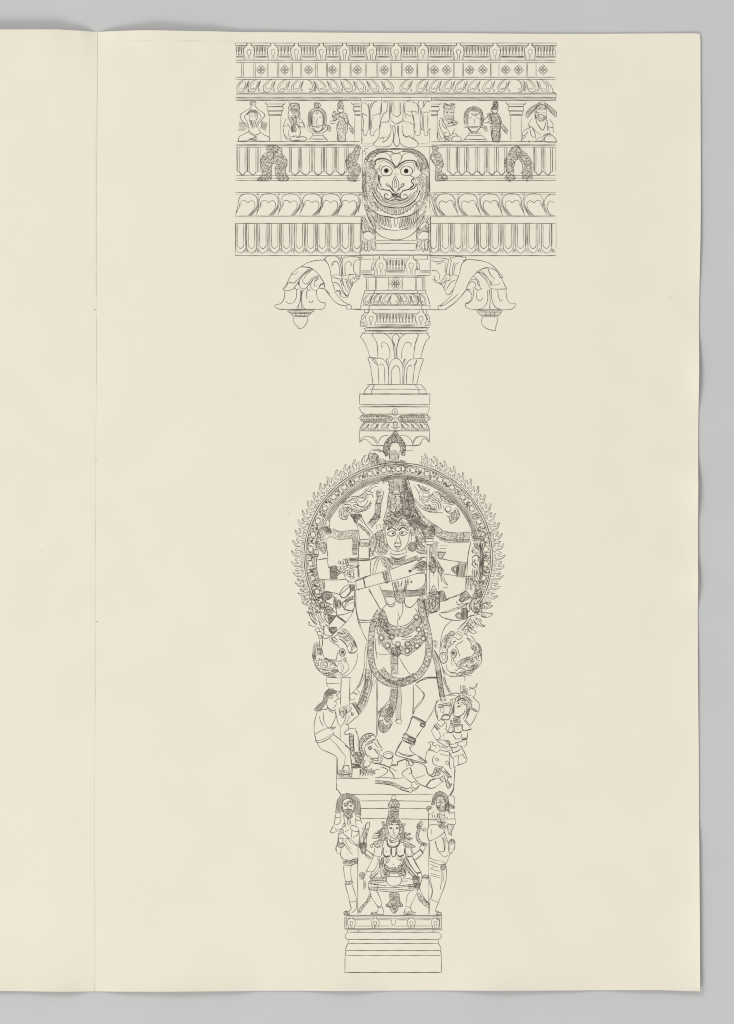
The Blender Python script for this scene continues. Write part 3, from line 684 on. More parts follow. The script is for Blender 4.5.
S("""- 220,60 410,60; 410,78 470,82 530,95 570,125 615,175 ; 410,62 412,80 395,85 ; 325,60 330,80 ; 330,72 370,62 400,68 ; 415,80 390,105 378,160
w.9 - 218,60 218,165; 225,85 260,90 295,85 300,110 ; 255,95 260,105 290,90 ; 225,70 290,72 320,80 ; 320,80 310,120 305,160 ; 300,105 300,155 ; 335,80 325,130 322,170
345,160 355,110 375,95 ; 350,95 340,130 340,165 ; 225,140 250,140 270,165 265,190 ; 230,185 245,200 280,215 300,250 310,270 325,268
245,165 240,185 255,195 ; 265,210 290,185 300,165 325,160 ; 270,215 295,200 310,175 ; 295,235 305,200 325,190 330,165 370,165 ; 305,245 330,205 355,190 ; 375,165 360,200 345,240 320,270
w1.1 300,350 345,320 385,280 415,245 440,240 ; 415,240 430,200 460,160 500,130 530,120 ; 270,335 305,320 345,290 370,265 ; w.8 345,240 335,270 310,300 270,330
w1.2 - 220,352 310,352 ; 270,352 262,345 265,330 290,330 ; 460,160 480,150 520,190 540,230 ; 470,145 510,160 530,195 ; 490,135 530,175 545,215
505,130 540,125 575,140 600,170 615,200 635,240 ; 590,160 595,175 615,178 ; 545,190 550,215 590,215 600,205 ; w1.1 545,235 570,240 635,240 ; 530,120 545,160 570,185 ; 540,235 560,195 
430,215 440,200 460,205 465,225 450,235 ; 440,190 470,190 480,225 ; 460,235 480,245 500,235 ; 455,170 480,195 490,230 500,240 ; 415,240 440,260 445,280 435,305 410,320 415,340 440,350
w1.0 - 440,352 660,352; 410,320 430,318 ; 455,240 450,290 430,315 ; 475,245 470,285 490,305 505,285 ; 530,245 530,300 510,340 480,350 ; 540,240 545,300 540,345
550,240 552,290 570,335 600,350 ; 585,245 590,280 600,305 615,295 ; 630,245 635,290 655,318 680,318 675,340 650,352 ; 545,345 550,350 """)
sub('lotus_bud')
S("""w1.1 - 470,358 612,358; - 475,365 605,365; - 490,376 595,376; - 500,384 590,384 ; 470,358 500,390 ; 612,358 585,390; w1.1 - 500,390 585,390; - 520,366 522,388; - 545,366 545,388; - 570,366 568,388
502,392 498,420 512,445 540,460 574,466 ; 582,392 584,415 576,440 574,466""")
# ================================================================ capital
part('capital_drawing')
V(355, 250, 9.175)
S("""w.8 - 45,0 45,250 ; w.8 - 690,0 690,230; - 0,50 734,50; w.7 - 50,85 170,85; w.7 - 265,82 485,82; w.7 - 530,85 680,85; - 170,60 170,85; - 225,60 225,85 ; - 535,60 535,85; - 665,55 665,85; - 65,55 65,85
150,190 152,150 175,95 195,90 ; 165,190 180,130 195,110 ; 590,185 590,140 565,95 545,90 ; 575,185 565,120
w.8 - 55,195 155,195; w.5 - 55,188 150,188 ; w.8 - 590,195 690,195; w.5 - 590,188 690,188; - 55,210 155,210; - 590,210 690,210; 155,180 180,185 180,225; 560,180 590,180
w1.1 - 55,225 180,225; w1.1 - 570,235 690,235; w1.2 - 265,185 460,185; w1.2 - 285,195 460,195; - 290,210 455,210; w1.1 - 85,238 650,238; - 85,250 650,250; - 85,238 85,250; - 178,238 178,250; - 575,238 575,250
- 105,252 105,372; w.7 - 120,252 120,372; - 188,250 188,370; w.7 - 198,252 198,370 ; w.8 - 308,252 308,370; w.8 - 435,252 435,370 ; - 555,252 555,372 ; w.8 - 563,252 563,372; - 618,252 618,372; w1.1 - 632,252 632,372 ; w.6 - 642,252 642,372
w1.0 - 88,370 650,370; w1.0 - 88,398 650,398; - 88,370 88,398; - 178,370 178,398; - 572,370 575,398; - 648,370 648,398 ; w.6 - 190,404 570,404
85,398 70,440 52,505 ; 175,398 155,440 135,505 ; 590,398 600,440 615,505 ; 650,398 670,440 685,500
w1.1 - 50,508 690,508; w1.2 - 0,548 734,548; - 50,508 50,548; - 130,508 130,548; - 612,508 612,548; - 688,508 688,548; w.5 - 135,500 615,500
w.8 - 165,580 590,580 ; - 165,552 165,580; w.8 - 85,575 130,575; - 85,552 85,575; - 120,552 130,575; - 625,552 625,580; - 655,552 655,580""")
V(0, 0, 1)
def flr(cx, cy, r):
    for k in range(8):
        t = k*.785; ex, ey = cx+r*.62*math.cos(t), cy+r*.62*math.sin(t)
        circ(ex, ey, r*.3, .9)
    circ(cx, cy, r*.28, 1.1)
flr(395.6, 283.8, 4.6)
S("w.6 389,284 402.3,284 ; w.6 388.6,284 395.6,277.6 402.4,284 395.6,290 388.6,284")
kudu(381.2, 256, 275, 1.0, .95); kudu(411.1, 256, 275, 1.0, .95)
balusters(387, 405, 259.5, 269.5, 3.0)
for x, l in ((367, 1), (376.5, 1), (386, 1), (395.6, 0), (405, -1), (414.5, -1), (422.5, -1)): leafm(x, 294.4, 304.6, l, 9.4)
kudu(371, 310, 326.6, 1.0, .95); kudu(421, 310, 326.6, 1.0, .95); balusters(377, 415.5, 313.5, 323, 3.2)
V(355, 250, 9.175)
S("""w1.6 - 190,688 555,688; - 190,700 555,700; w1.2 - 45,690 100,690; w1.2 - 650,690 690,690; w.8 - 45,702 110,702; w1.0 - 100,710 690,710
55,650 60,610 85,585 ; 60,650 80,620 95,600 ; 50,655 75,665 95,655; 685,650 680,610 655,585 ; 670,640 650,600 ; 660,655 690,655 ; 640,590 665,640 ; w.9 50,650 48,690; w.9 688,650 690,690
w.6 60,672 95,672; w.6 655,672 690,672""")
V(335, 300, 6.117)
S("""w1.2 - 175,172 565,172; - 180,180 180,172; w1.3 - 185,187 560,187; - 185,191 560,191; w.9 - 165,204 560,204 ; 175,172 188,190 165,206; 570,172 556,190 575,206
155,225 168,205 ; 150,225 172,245 190,280 205,320 212,355 ; 580,228 560,205 ; 580,228 555,255 538,300 525,355
225,213 255,262 262,355 ; 225,215 248,202 300,205 335,230 352,262 360,305 365,360 ; 372,205 352,225 352,245 365,280 ; 372,205 392,225 388,250 378,290 372,360 ; 365,260 368,310
382,360 378,300 395,240 430,208 480,203 508,215 492,262 480,355 ; 285,290 283,268 300,258 322,275 335,310 335,360 ; w.8 285,290 295,285 ; 408,360 410,310 425,270 445,258 465,268 462,285 ; w.8 515,205 480,300
330,210 360,203 ; 395,205 420,210
200,355 212,390 225,460 232,515 ; w.9 200,358 220,350 260,357 ; 225,360 252,375 265,420 268,515 ; 237,358 285,358 315,385 328,430 328,515 ; 212,350 235,360
330,515 328,420 345,375 372,357 400,372 415,420 415,515 ; 345,515 345,440 358,410 372,402 390,412 397,440 398,515
415,380 430,358 ; 420,515 425,430 440,385 470,362 540,358 ; 543,362 525,410 512,460 500,515 ; 500,365 485,420 475,510 ; 270,400 290,392 302,420 305,515 ; 437,515 440,430 455,400 472,408
312,390 318,358 325,370 325,400 ; 422,395 425,362 435,370 ; w.7 412,380 425,420 ; 225,365 262,400 ; 500,380 480,400
w1.1 - 195,517 525,517; 215,517 190,545 180,560 ; 525,517 552,545 556,560 ; - 180,558 180,577; - 556,558 556,577; 240,517 226,550 222,577 ; 488,517 510,545 515,577; w.9 - 210,546 550,546
w1.1 - 150,574 582,574; w.7 - 150,579 580,579 ; - 150,574 150,640; - 580,574 580,640; w.9 - 150,640 580,640; w.7 - 150,650 580,650; w.5 - 150,655 580,655
150,655 157,680 178,697 ; 580,655 572,682 560,697; w1.2 - 170,698 565,698 ; w1.2 - 168,748 565,748; w.8 - 150,797 580,797; w.7 - 150,802 580,802 ; w.9 - 150,797 150,875; w.9 - 578,797 578,872
170,700 152,722 172,746 ; 560,700 578,722 560,746 ; 175,750 155,780 150,797 ; 560,750 575,780 580,797""")
gar("165,710 340,710", 1.6, 'bead', .8); gar("165,735 330,735", 2.2, 'bead', .8); gar("395,712 565,712", 1.8, 'bead', .8); gar("400,735 570,735", 2.2, 'bead', .8)
scr("165,700 330,700 330,746 165,746", 1.7, .8, .65, 0); scr("405,700 565,700 565,746 405,746", 1.7, .8, .65, 0)
V(0, 0, 1)
for x, l in ((364, 1), (373.5, 1), (384, 1), (406, -1), (416, -1), (425, -1)): leafm(x, 423, 430, l, 9.2)
V(372, 400, 14.62)
S("""o 340,125 375,170 370,210 335,225 300,205 295,165 ; o 235,265 265,240 295,255 300,285 265,310 240,295 ; o 440,265 415,240 385,255 380,285 415,310 440,295 ; 320,250 355,250 350,290 325,290 320,250 ; o 340,310 375,350 365,390 340,400 315,385 310,345
w.6 - 300,65 525,65 ; w1.0 - 0,95 525,95 ; w.7 290,60 300,100 ; 270,390 300,400 340,420 390,395 420,400""")
circ(340, 175, 14, .8); circ(345, 365, 16, .8); circ(262, 275, 10, .7); circ(418, 275, 10, .7)
S("""0,530 30,545 60,580 90,630 110,580 140,540 200,520 240,520 ; w.9 - 0,665 165,665 ; w.7 - 0,742 170,742 ; 405,525 460,512 530,540 575,590 592,635 610,590 640,548 690,530 734,528 ; w.9 490,665 680,665 710,640 730,610 ; w.7 - 490,740 600,740 ; w.4 - 85,670 85,740 ; w.4 - 600,640 600,740""")
V(335, 300, 6.117)
S("150,872 165,845 195,833 235,850 258,885 ; 155,865 185,850 210,870 240,890 310,892 ; 577,872 560,840 520,833 495,848 475,885 ; 575,868 550,845 530,860 510,885 430,892")
sub('crest_loop')
V(372, 400, 14.62)
scroll("340,450 385,510 450,590 490,680 480,780 460,815 430,790 420,720 400,650 340,620 285,640 262,700 262,760 230,810 190,800 165,710 200,600 280,520", 2.3, .9, 1.0)
scr("280,750 350,745 380,800 370,860 270,860 260,790", 1.4, .8, .8, .7)
circ(330, 520, 18, .8); circ(210, 790, 26, .9); circ(460, 790, 26, .9)
S("262,760 250,880 ; 400,740 385,880 ; 200,880 180,940 ; 410,880 500,900 ; w1.1 180,960 350,950 500,965 600,965 ; 200,910 350,890 480,910")
scr("200,880 300,890 480,890 500,950 350,940 190,950", 1.5, .8, .8, 0)
# ================================================================ halo of flames
HALO = part('halo_drawing')
HX, HY, HR = 398.2, 557.0, 94.2
def arc(r, a0, a1, wd=1.0, wob=.08, sq=1.0):
    n = int(abs(a1-a0)*r/3)
    draw([(HX+r*math.sin(a0+(a1-a0)*i/n), HY-r*math.cos(a0+(a1-a0)*i/n)*sq) for i in range(n+1)], wd, wob)
A0, A1 = -2.18, 2.10            # clockwise from the top
arc(HR, A0, A1, 1.7); arc(HR-1.8, A0, A1, 1.2); arc(HR-2.7, A0, -.1, .4)
arc(83.6, -1.95, 2.0, 1.0); arc(82.2, -1.9, 1.95, .9); arc(80.4, -1.3, 1.5, .7)
n = 52
for i in range(n):
    t = A0+(A1-A0)*(i+.5)/n
    cx, cy = HX+88.0*math.sin(t), HY-88.0*math.cos(t)
    ux, uy = math.cos(t), math.sin(t); vx, vy = math.sin(t), -math.cos(t)
    f = lambda a, b: (cx+ux*a+vx*b, cy+uy*a+vy*b)
    if i % 2 == 0:      # a cut stone, clasped on both sides
        draw(catmull([f(-2.6+R.uniform(-.3, .3), R.uniform(-.3, .3)), f(-1.5, 2.0), f(1.4, 2.1), f(2.6+R.uniform(-.3, .3), R.uniform(-.3, .3)), f(1.5, -2.0), f(-1.4, -2.1)], True), .95, 0, False)
        for k in (-1, 1):
            draw(catmull([f(k*3.6, -3.8), f(k*3.1, -1.6), f(k*3.5, 0), f(k*3.1, 1.6), f(k*3.6, 3.8)]), 1.0, 0)
            draw([f(-2.4, k*3.5), f(0, k*2.7), f(2.4, k*3.5)], .8, 0)
    else:
        for k in range(14): scale_arc(f(R.uniform(-2.9, 2.9), R.uniform(-3.6, 3.6)), R.uniform(.5, .9), R.random()*6, 1.15)
        draw([f(-2.4, -3.6), f(2.4, 3.6)], .8); draw([f(2.4, -3.6), f(-2.4, 3.6)], .8)
# hatched inner rim, above
def rim(a0, a1, r0, r1, da, wd):
    t = a0
    while t < a1:
        draw([(HX+r0*math.sin(t), HY-r0*math.cos(t)), (HX+r1*math.sin(t+.03), HY-r1*math.cos(t+.03))], wd, 0); t += da*R.uniform(.8, 1.2)
rim(-1.1, 1.3, 77.8, 82, .0105, .5); arc(78.0, -1.1, 1.4, .8); arc(79.4, -.9, 1.4, .6)
def flame(t, k, s=.93, r0=HR+.6):
    sub('flame', under=HALO)
    cx, cy = HX+r0*math.sin(t), HY-r0*math.cos(t)
    # local frame: u along the ring towards the top, v outward
    sg = -1 if t > 0 else 1
    ux, uy = math.cos(t)*sg, math.sin(t)*sg; vx, vy = math.sin(t), -math.cos(t)
    J = lambda: R.uniform(-.35, .35)
    f = lambda a, b: (cx+(ux*a+vx*b)*s+J(), cy+(uy*a+vy*b)*s+J())
    g = lambda l, wd=.82: draw(catmull([f(*p) for p in l]), wd, .05)
    w_ = R.uniform(.85, 1.15)
    g([(-3.0, .2), (-4.4, 2.0), (-3.4, 4.2), (-1.8, 4.0), (-1.8, 2.6), (-2.9, 2.5)], .9)
    g([(-2.2, 4.4), (-3.2, 6.8), (-2.2, 9.2), (-.2*w_, 11.2), (1.8*w_, 12.6), (3.2*w_, 12.4), (1.9, 11.2), (.5, 9.4), (.4, 7.6), (1.2, 6.0), (.4, 4.8)], .85)
    g([(-1.4, 5.8), (-1.7, 8.0), (-.4, 10.0)], .5)
    g([(1.2, 5.8), (2.4, 7.4), (3.9*w_, 8.9), (5.4*w_, 9.0), (4.2, 7.4), (3.4, 5.4), (4.0, 3.8), (2.6, 3.2)], .85)
    g([(-.8, .4), (.2, 2.6), (2.0, 3.0), (2.8, 1.8), (2.0, .8), (1.0, 1.6)], .85)
    g([(4.2, .4), (4.6, 2.2), (3.9, 3.2)], .75)
    g([(-4.2, 4.8), (-5.0, 6.6), (-4.6, 8.6)], .6)
t = .27
for k in range(19): flame(t, k); t += .1
t = -.24
for k in range(20): flame(t, k); t -= .1
# flowers where the ring meets the crest
sub('garland_ends')
V(285, 430, 6.383)
S("530,170 550,130 600,125 640,150 ; 540,190 530,160 560,150 590,165 580,200 ; 570,130 620,140")
scr("590,190 630,185 640,220 600,225", 1.4, .8, .9, .4); scr("535,165 590,160 590,215 550,215", 1.7, 1, .7, .4)
# ================================================================ foliage inside the halo
part('upper_foliage_drawing')
V(335, 480, 16.31)
S("""w1.1 70,480 65,560 90,620 150,648 195,630 200,590 260,520 300,480 ; w1.2 120,440 150,500 130,560 ; 150,440 200,470 210,520 ; o 180,470 215,450 240,480 210,510 185,500 ; w1.1 200,430 270,470 260,520 ; 140,570 160,610 ; 100,520 110,590 ; w1.1 140,590 170,590 180,620
w1.3 220,370 260,330 310,325 350,350 370,400 420,435 480,420 520,370 540,320 ; w1.1 235,350 280,300 350,300 390,350 430,380 ; 260,270 330,265 400,260 450,230 490,180 520,130 ; w1.0 290,420 330,400 380,420 440,450 500,440 560,400 585,340 ; 270,440 300,510 360,530 450,510 520,480 575,420 600,370
o 290,500 310,475 335,490 315,515 ; o 345,505 365,475 390,490 370,520 ; o 400,510 415,480 440,490 425,515 ; o 450,500 465,470 485,480 475,505 ; o 490,480 500,450 525,460 510,485 ; o 530,450 540,420 565,430 550,455 ; o 555,410 565,380 590,390 575,415 ; 300,430 340,440 ; 320,460 370,450
350,270 400,290 460,280 ; w1.2 420,350 470,340 510,300 ; 440,310 490,290 510,250 ; w1.1 500,200 540,240 600,230 620,290 ; 490,170 560,190 620,210 ; w1.0 530,170 580,100 660,60 720,50 ; 560,180 620,120 700,100 ; 250,380 280,360 340,370 ; w1.2 150,400 220,400 270,430 ; 100,360 180,350 230,330 ; 180,300 250,280
w1.4 250,560 420,555 ; 245,570 300,640 320,700 ; 420,560 450,640 500,734 ; 350,640 400,640 450,700""")
scr("80,460 140,430 200,430 270,460 200,580 190,630 140,640 80,600", 1.7, .85, .8, 0); scr("120,340 240,300 220,370 130,430", 1.5, .8, .8, 0); hat("400,260 500,180 560,250 520,300 440,320", 50, .9, .6); scr("255,560 420,560 400,620 340,700 300,640", 1.4, .8, .9, 0)
V(285, 430, 6.383); S("w.8 290,545 285,570 285,620 ; w.8 262,550 262,638")
part('upper_foliage_drawing')
V(407, 480, 12.233)
S("""w1.0 50,110 70,200 110,270 170,340 230,375 300,395 380,400 440,400 ; 80,60 130,130 150,190 160,250 220,300 280,310 ; w1.0 100,220 150,290 210,335 ; 120,50 180,110 240,130 280,110 ; w1.2 190,190 220,210 260,200 290,170 ; w1.1 170,200 200,240 250,240 300,190 320,160 ; 165,230 210,270 260,260
w1.2 290,270 330,245 380,260 410,300 415,360 ; w1.3 300,285 350,270 385,310 390,370 ; 310,300 345,300 365,340 ; 280,310 300,350 370,370 ; w1.1 320,150 380,150 440,200 500,250 560,270 600,300 ; o 360,160 380,145 400,165 380,185 ; o 410,180 430,170 450,190 430,210 ; o 460,210 480,200 495,225 475,240 ; o 505,245 525,240 540,265 520,275
w1.2 440,310 460,360 500,400 560,400 600,360 ; o 470,340 510,320 540,350 520,385 480,380 ; 440,290 500,290 560,310 ; w1.1 590,340 630,380 640,440 600,500 550,530 525,520 515,460 490,440 ; 560,410 580,450 560,500 ; 590,390 610,440 590,490 ; 540,430 550,480 530,500 ; 570,370 600,380 ; 615,370 625,430 ; w1.3 520,440 545,440
240,360 250,340 275,350 ; 280,370 290,345 310,360 ; 320,380 330,355 350,370 ; 200,350 220,330 ; 400,200 420,240 480,270 ; w1.0 380,230 430,280""")
scr("140,60 270,110 250,180 190,180 150,120", 1.5, .85, .85, 0); scr("210,310 300,310 400,390 300,395 220,370", 1.5, .85, .85, 0); scr("390,160 560,250 600,310 480,290 400,230", 1.6, .85, .85, 0); scr("530,400 620,380 640,450 560,525 520,500", 1.7, .85, .7, 0); hat("260,190 330,160 400,240 300,260 240,260", 60, .9, .6)
V(395, 430, 6.117); S("w.8 470,600 450,540 420,500 390,475 ; 345,560 350,520")
# ================================================================ the dancer
part('dancer_drawing')
V(350, 510, 9.175)
S("""w1.1 330,195 330,260 348,322 380,362 432,382 482,366 516,330 538,270 545,195 ; 338,188 355,162 400,145 432,165 440,185 447,160 475,142 520,150 540,188
w2.8 342,185 385,163 428,192 ; w2.8 446,190 485,160 533,190 ; w1.4 342,216 360,202 388,192 415,208 412,230 380,240 350,232 342,216 ; w1.4 450,212 475,196 502,200 527,210 505,228 470,232 450,212
440,225 430,265 415,292 418,308 ; 447,225 455,270 468,290 460,308 ; 420,366 437,372 455,364
w.9 312,200 308,290 335,335 ; 552,190 562,240 560,300 ; 375,378 372,415 ; 512,350 518,395 ; 376,400 430,412 512,392 ; w1.1 370,420 440,445 520,412 ; 372,430 440,455 520,422
190,462 240,435 290,420 ; 260,432 228,490 208,590 ; 276,436 250,500 232,582 ; 192,470 186,585 ; w.9 280,440 300,500 340,535
w1.1 370,545 480,505 600,462 632,440 ; w1.1 45,652 130,615 300,570 ; 60,732 140,712 300,670 385,650 500,620 620,580 690,575 ; w1.2 - 128,630 142,716 ; w.8 - 122,632 134,716
w1.1 - 300,560 326,672 ; w.9 - 322,556 345,668 ; - 345,550 366,662 ; w1.2 - 358,545 385,655
600,465 650,435 692,432 ; 560,560 600,535 640,520 ; 640,548 690,545 ; 610,500 650,475 690,470 ; 600,530 640,500 690,495 ; 625,465 660,450 ; 650,560 690,560
688,585 694,650 662,708 600,735 540,738 520,735 ; 690,720 640,735 ; 270,690 285,735 ; w1.1 385,658 400,725 412,800 ; 410,655 425,740 ; 440,650 455,700 480,650 ; 430,650 450,720 ; 480,640 470,720 ; 510,630 500,730 ; w.9 530,620 515,735 ; 545,620 530,700
w1.4 312,800 335,860 375,888 408,862 415,800 ; w1.3 505,800 500,850 525,888 570,885 640,805 ; 320,800 345,855 375,870 400,850 ; 170,715 230,830 280,918 ; 640,880 660,918 ; 665,800 690,900
w1.2 75,458 185,455 ; w.9 75,466 185,464 ; 95,270 82,330 ; 80,345 75,455 ; 78,475 85,620 ; 178,345 180,440 ; 190,465 188,590 ; w1.2 180,455 230,435 240,420 ; 50,735 44,820 55,918
w1.3 0,450 75,460 ; w.8 0,440 70,445""")
dot(563, 660, 9); dot(550, 560, 14); dot(437, 240, 4); dot(600, 530, 7)
S("w1.2 408,312 425,300 437,308 452,300 468,310 ; w1.3 405,330 425,338 437,334 450,338 470,328 ; w1.2 415,342 437,356 460,342 ; w.9 412,300 405,318 412,330 ; 462,300 470,316 464,328")
scr("290,430 340,440 390,500 370,535 345,545 315,500", 1.35, .8, .95, .6); scr("300,565 340,552 362,658 328,670", 1.2, .7, .9, 0)
scr("345,440 400,470 480,468 560,440 620,420 610,445 520,485 430,500 380,490", 1.25, .75, .95, .8)
gar("375,430 440,462 530,430", 2.2, 'bead', .9)
scr("575,520 640,485 690,480 690,540 620,545 580,550", 1.4, .8, .85, 0)
hat("287,735 405,745 412,800 310,797", 0, .55, .8, .8); hat("515,735 620,738 690,720 690,775 600,790 518,795", 0, .5, .8, .8)
scr("415,740 500,735 505,800 480,850 440,850 415,800", 1.3, .85, 1.0, .6)
gar("405,655 425,720 450,770", 2.0, 'bead', .9); gar("520,640 505,720 475,770", 2.0, 'bead', .9)
for k in (-3, 3): pass
sub('pupil'); V(350, 510, 9.175); dot(394, 215, 9)
sub('pupil'); dot(478, 213, 9)
sub('earring')
V(350, 510, 9.175)
circ(573, 337, 42, 1.2); circ(573, 337, 34, .8); circ(573, 337, 12, 1.1)
for k in range(8): circ(573+25*math.cos(k*.785), 337+25*math.sin(k*.785), 7, 1.0)
sub('hair')
scr("230,230 265,190 320,200 318,290 345,335 335,400 270,410 235,370 250,300", 1.5, .95, 1.0, .5)
scr("560,150 620,110 680,150 695,300 690,340 640,330 615,300 600,240 570,230", 1.6, .9, .85, .5)
scr("330,110 560,110 560,150 530,152 440,140 350,152 320,200 300,170", 1.3, .8, .95, 0)
S("250,250 235,330 200,420 ; 300,210 270,280 270,350 ; 580,160 620,260 690,350 ; 600,140 660,240 700,300 ; 620,130 690,230 ; 610,380 660,400 700,390 ; 620,360 700,378 ; 600,250 640,330 690,370 ; 215,240 190,280 180,330 ; 230,250 205,330 ; 185,340 200,400 230,420")
scr("200,240 240,230 240,330 215,400 180,420 190,330", 1.7, 1.0, .75, .5)
scr("600,240 640,300 690,350 700,400 640,400 605,370", 1.6, .9, .75, .3)
V(285, 430, 6.383)
gar("600,540 560,585 535,615", 5.5, 'scale', .85)
V(395, 430, 6.117)
gar("55,290 75,350 95,430 115,480 165,545 215,585 260,615", 6.5, 'scale', .85)
gar("40,330 60,420 70,500 110,560 150,610", 7, 'scale', .75)
sub('crown')
V(370, 465, 12.233)
S("""w1.2 200,150 280,120 360,115 420,125 ; w1.0 200,165 290,140 400,140 ; w1.1 215,180 240,270 225,380 210,520 180,620 160,690 ; w1.1 430,180 460,300 520,400 545,520 600,640 680,720 ; w.9 290,180 285,320 ; w.9 350,170 355,320 ; w.9 410,180 410,330 ; w1.3 250,330 330,345 420,330 ; w1.0 250,350 330,362 420,350 ; w.9 310,200 310,310 ; w.8 330,200 330,310
w1.1 300,370 320,430 290,500 ; 380,370 370,440 400,500 ; w.9 310,380 380,380 ; o 300,400 340,380 380,410 375,470 330,490 300,450 ; w1.2 240,420 260,480 230,560 ; w1.1 420,400 440,480 470,560 ; w1.5 415,330 420,410 ; w1.5 350,380 400,410 ; o 310,540 340,500 370,530 350,590 320,590 ; w1.2 430,560 460,520 500,570 470,620 ; 480,560 500,600 480,640
w1.2 220,640 280,600 340,640 400,600 470,640 540,620 ; w1.3 190,700 260,660 330,690 400,650 470,680 560,680 ; w1.1 250,560 290,590 ; 200,600 240,570 ; w1.4 300,720 320,680 350,720 ; 360,700 380,660 410,700 ; w1.2 170,690 200,740 240,760 ; w1.1 500,640 560,700 640,760 ; 470,700 500,740 560,790 ; 540,640 600,700 700,770 ; 560,560 620,650
w1.0 230,200 270,240 ; 240,240 270,280 ; 225,290 270,310 ; 430,210 470,250 ; 420,250 470,290 ; 430,290 500,330 ; 450,340 520,380 ; 440,380 530,420 ; 500,430 545,470 ; 230,390 280,420 ; 220,440 270,470 ; 215,490 260,530""")
scr("215,170 290,170 285,330 240,340 225,250", 1.5, .85, .8, 0); scr("415,170 450,180 510,330 540,460 470,440 430,340", 1.45, .85, .95, 0); scr("230,350 300,350 290,520 240,600 190,660 210,520", 1.5, .85, .85, 0); scr("380,380 430,400 540,480 590,620 520,640 400,600 380,500", 1.4, .85, .95, 0)
scr("190,640 300,560 500,600 600,640 700,760 520,720 400,660 300,700 180,720", 1.4, .85, 1.0, 0); scr("140,180 200,140 220,170 200,210 150,220", 1.25, .8, 1.0, 0)
scr("300,490 380,500 400,600 320,640 280,590", 1.5, .85, .8, 0); hat("290,180 410,180 410,325 290,325", 90, .8, .45); hat("310,400 375,400 370,480 320,480", 90, .8, .45); hat("440,130 560,140 560,190 430,170", 6, .7, .7); hat("560,140 734,180 734,220 560,190", -10, .75, .6)
V(355, 485, 16.31)
S("w1.0 340,90 370,200 330,330 330,450 290,540 220,620 ; w1.1 470,90 440,250 420,330 410,450 390,560 ; w1.0 350,120 430,130 ; 360,200 420,180 ; 340,300 410,310 ; w1.3 345,290 420,300 ; 330,420 400,430 ; w1.1 350,340 390,380 350,420 ; 320,480 390,500 ; 280,560 370,560 ; w1.2 470,590 520,580 600,640 ; 500,620 560,640 ; w1.1 340,640 360,680 340,730 ; 400,640 420,700")
scr("350,90 440,90 430,330 400,500 330,600 210,640 300,520 335,330", 1.5, .85, .85, 0)
sub('garlands')
V(355, 590, 8.155)
gar("205,165 150,270 132,400 128,520 150,640 215,725 290,762 360,765 440,740 520,690 580,600 605,480 598,380 570,260 545,140 540,60", 7.6, 'scale', .95, 1.35, (.7, .95))
gar("205,640 250,700 330,742 420,742 500,700", 9.4, 'scale', .9, 1.5, (.7, .8))
V(305, 670, 8.5375)
gar("545,-20 535,110 505,210 475,300 438,335", 6.2, 'scale', .95, 1.4)
gar("530,60 520,140 495,230 465,310", 2.4, 'bead', .9)
S("w.8 585,40 575,130 550,220 520,300 470,375 ; w.7 570,90 560,170 530,250 500,310 ; w1.3 405,280 465,382 ; w1.0 430,270 480,365 ; w.6 610,70 580,150")
V(355, 590, 8.155)
gar("322,500 320,600 325,700", 6.6, 'scale', .95, 1.3)
V(345, 670, 8.5375)
gar("425,150 420,220 410,290 395,340 375,400", 6.0, 'scale', 1.0, 1.3); gar("455,150 460,250 455,340 458,440", 5.0, 'rope', .7)
S("385,160 380,250 350,290 310,340 280,370 ; 300,375 285,440 290,500 325,535 370,510 410,440 ; 320,420 330,460 360,470 400,440 ; 345,400 350,430 375,440 ; o 430,430 470,420 485,440 470,460 440,450")
scr("340,310 400,290 410,360 400,430 350,440 330,400 300,390 285,360", 1.4, .9, 1.0, .6); scr("290,440 320,430 330,470 370,480 400,460 370,510 325,535 295,500", 1.35, .85, 1.0, .8)
V(355, 590, 8.155)
gar("632,490 660,570 680,650 690,720 700,800 708,880", 4.4, 'rope', .95)
S("w.8 645,490 690,570 720,650 734,700 ; w.7 640,520 668,600 ; 655,500 700,590 722,680")
V(395, 670, 8.155)
gar("350,-10 362,80 378,170 398,270", 4.6, 'scale', .95, 1.4); S("390,50 405,110 430,165 450,195 ; 400,60 415,110 440,155 460,185")
sub('belt')
V(355, 590, 8.155)
BELT = None
gar("262,315 300,345 360,350 420,340 480,300 530,245", 6.6, 'scale', .95, 1.2)
S("w1.1 265,245 280,275 320,292 345,295 ; 262,262 285,290 330,305 345,310 ; w1.1 365,298 410,288 450,262 490,215 ; 368,312 420,300 465,265 500,225 ; o 340,295 370,295 370,312 340,312 ; 345,235 350,290 ; w1.1 375,378 420,385 470,372 ; w1.1 378,400 430,405 480,388 ; w.9 285,365 300,400")
hole(*[(x, y, 22) for x, y in ((300, 380), (265, 455), (350, 442), (425, 495), (505, 455), (560, 395), (520, 322), (500, 222), (428, 440), (215, 390))])
for x, y in ((300, 380), (265, 455), (350, 442), (425, 495), (505, 455), (560, 395), (520, 322), (500, 222), (428, 440), (215, 390)):
    circ(x, y, 17, 1.1); circ(x, y, 24, .9)
scr("180,260 232,240 262,310 300,420 330,450 400,455 470,400 550,330 570,380 550,440 480,500 430,535 380,520 320,535 250,480 195,400", 1.55, .95, 1.0, .6)
scr("205,180 240,170 260,260 275,340 240,330 190,290", 1.35, .85, 1.1, .5)
scr("300,480 360,470 370,520 345,540 305,525", 1.3, .8, .9, .7)
S("w.9 170,505 210,528 285,520 ; w1.0 362,550 400,620 450,692 ; 170,390 168,470 180,560 ; w.8 185,400 200,450 ; 390,100 388,180 355,245 ; 350,180 365,240")
back()
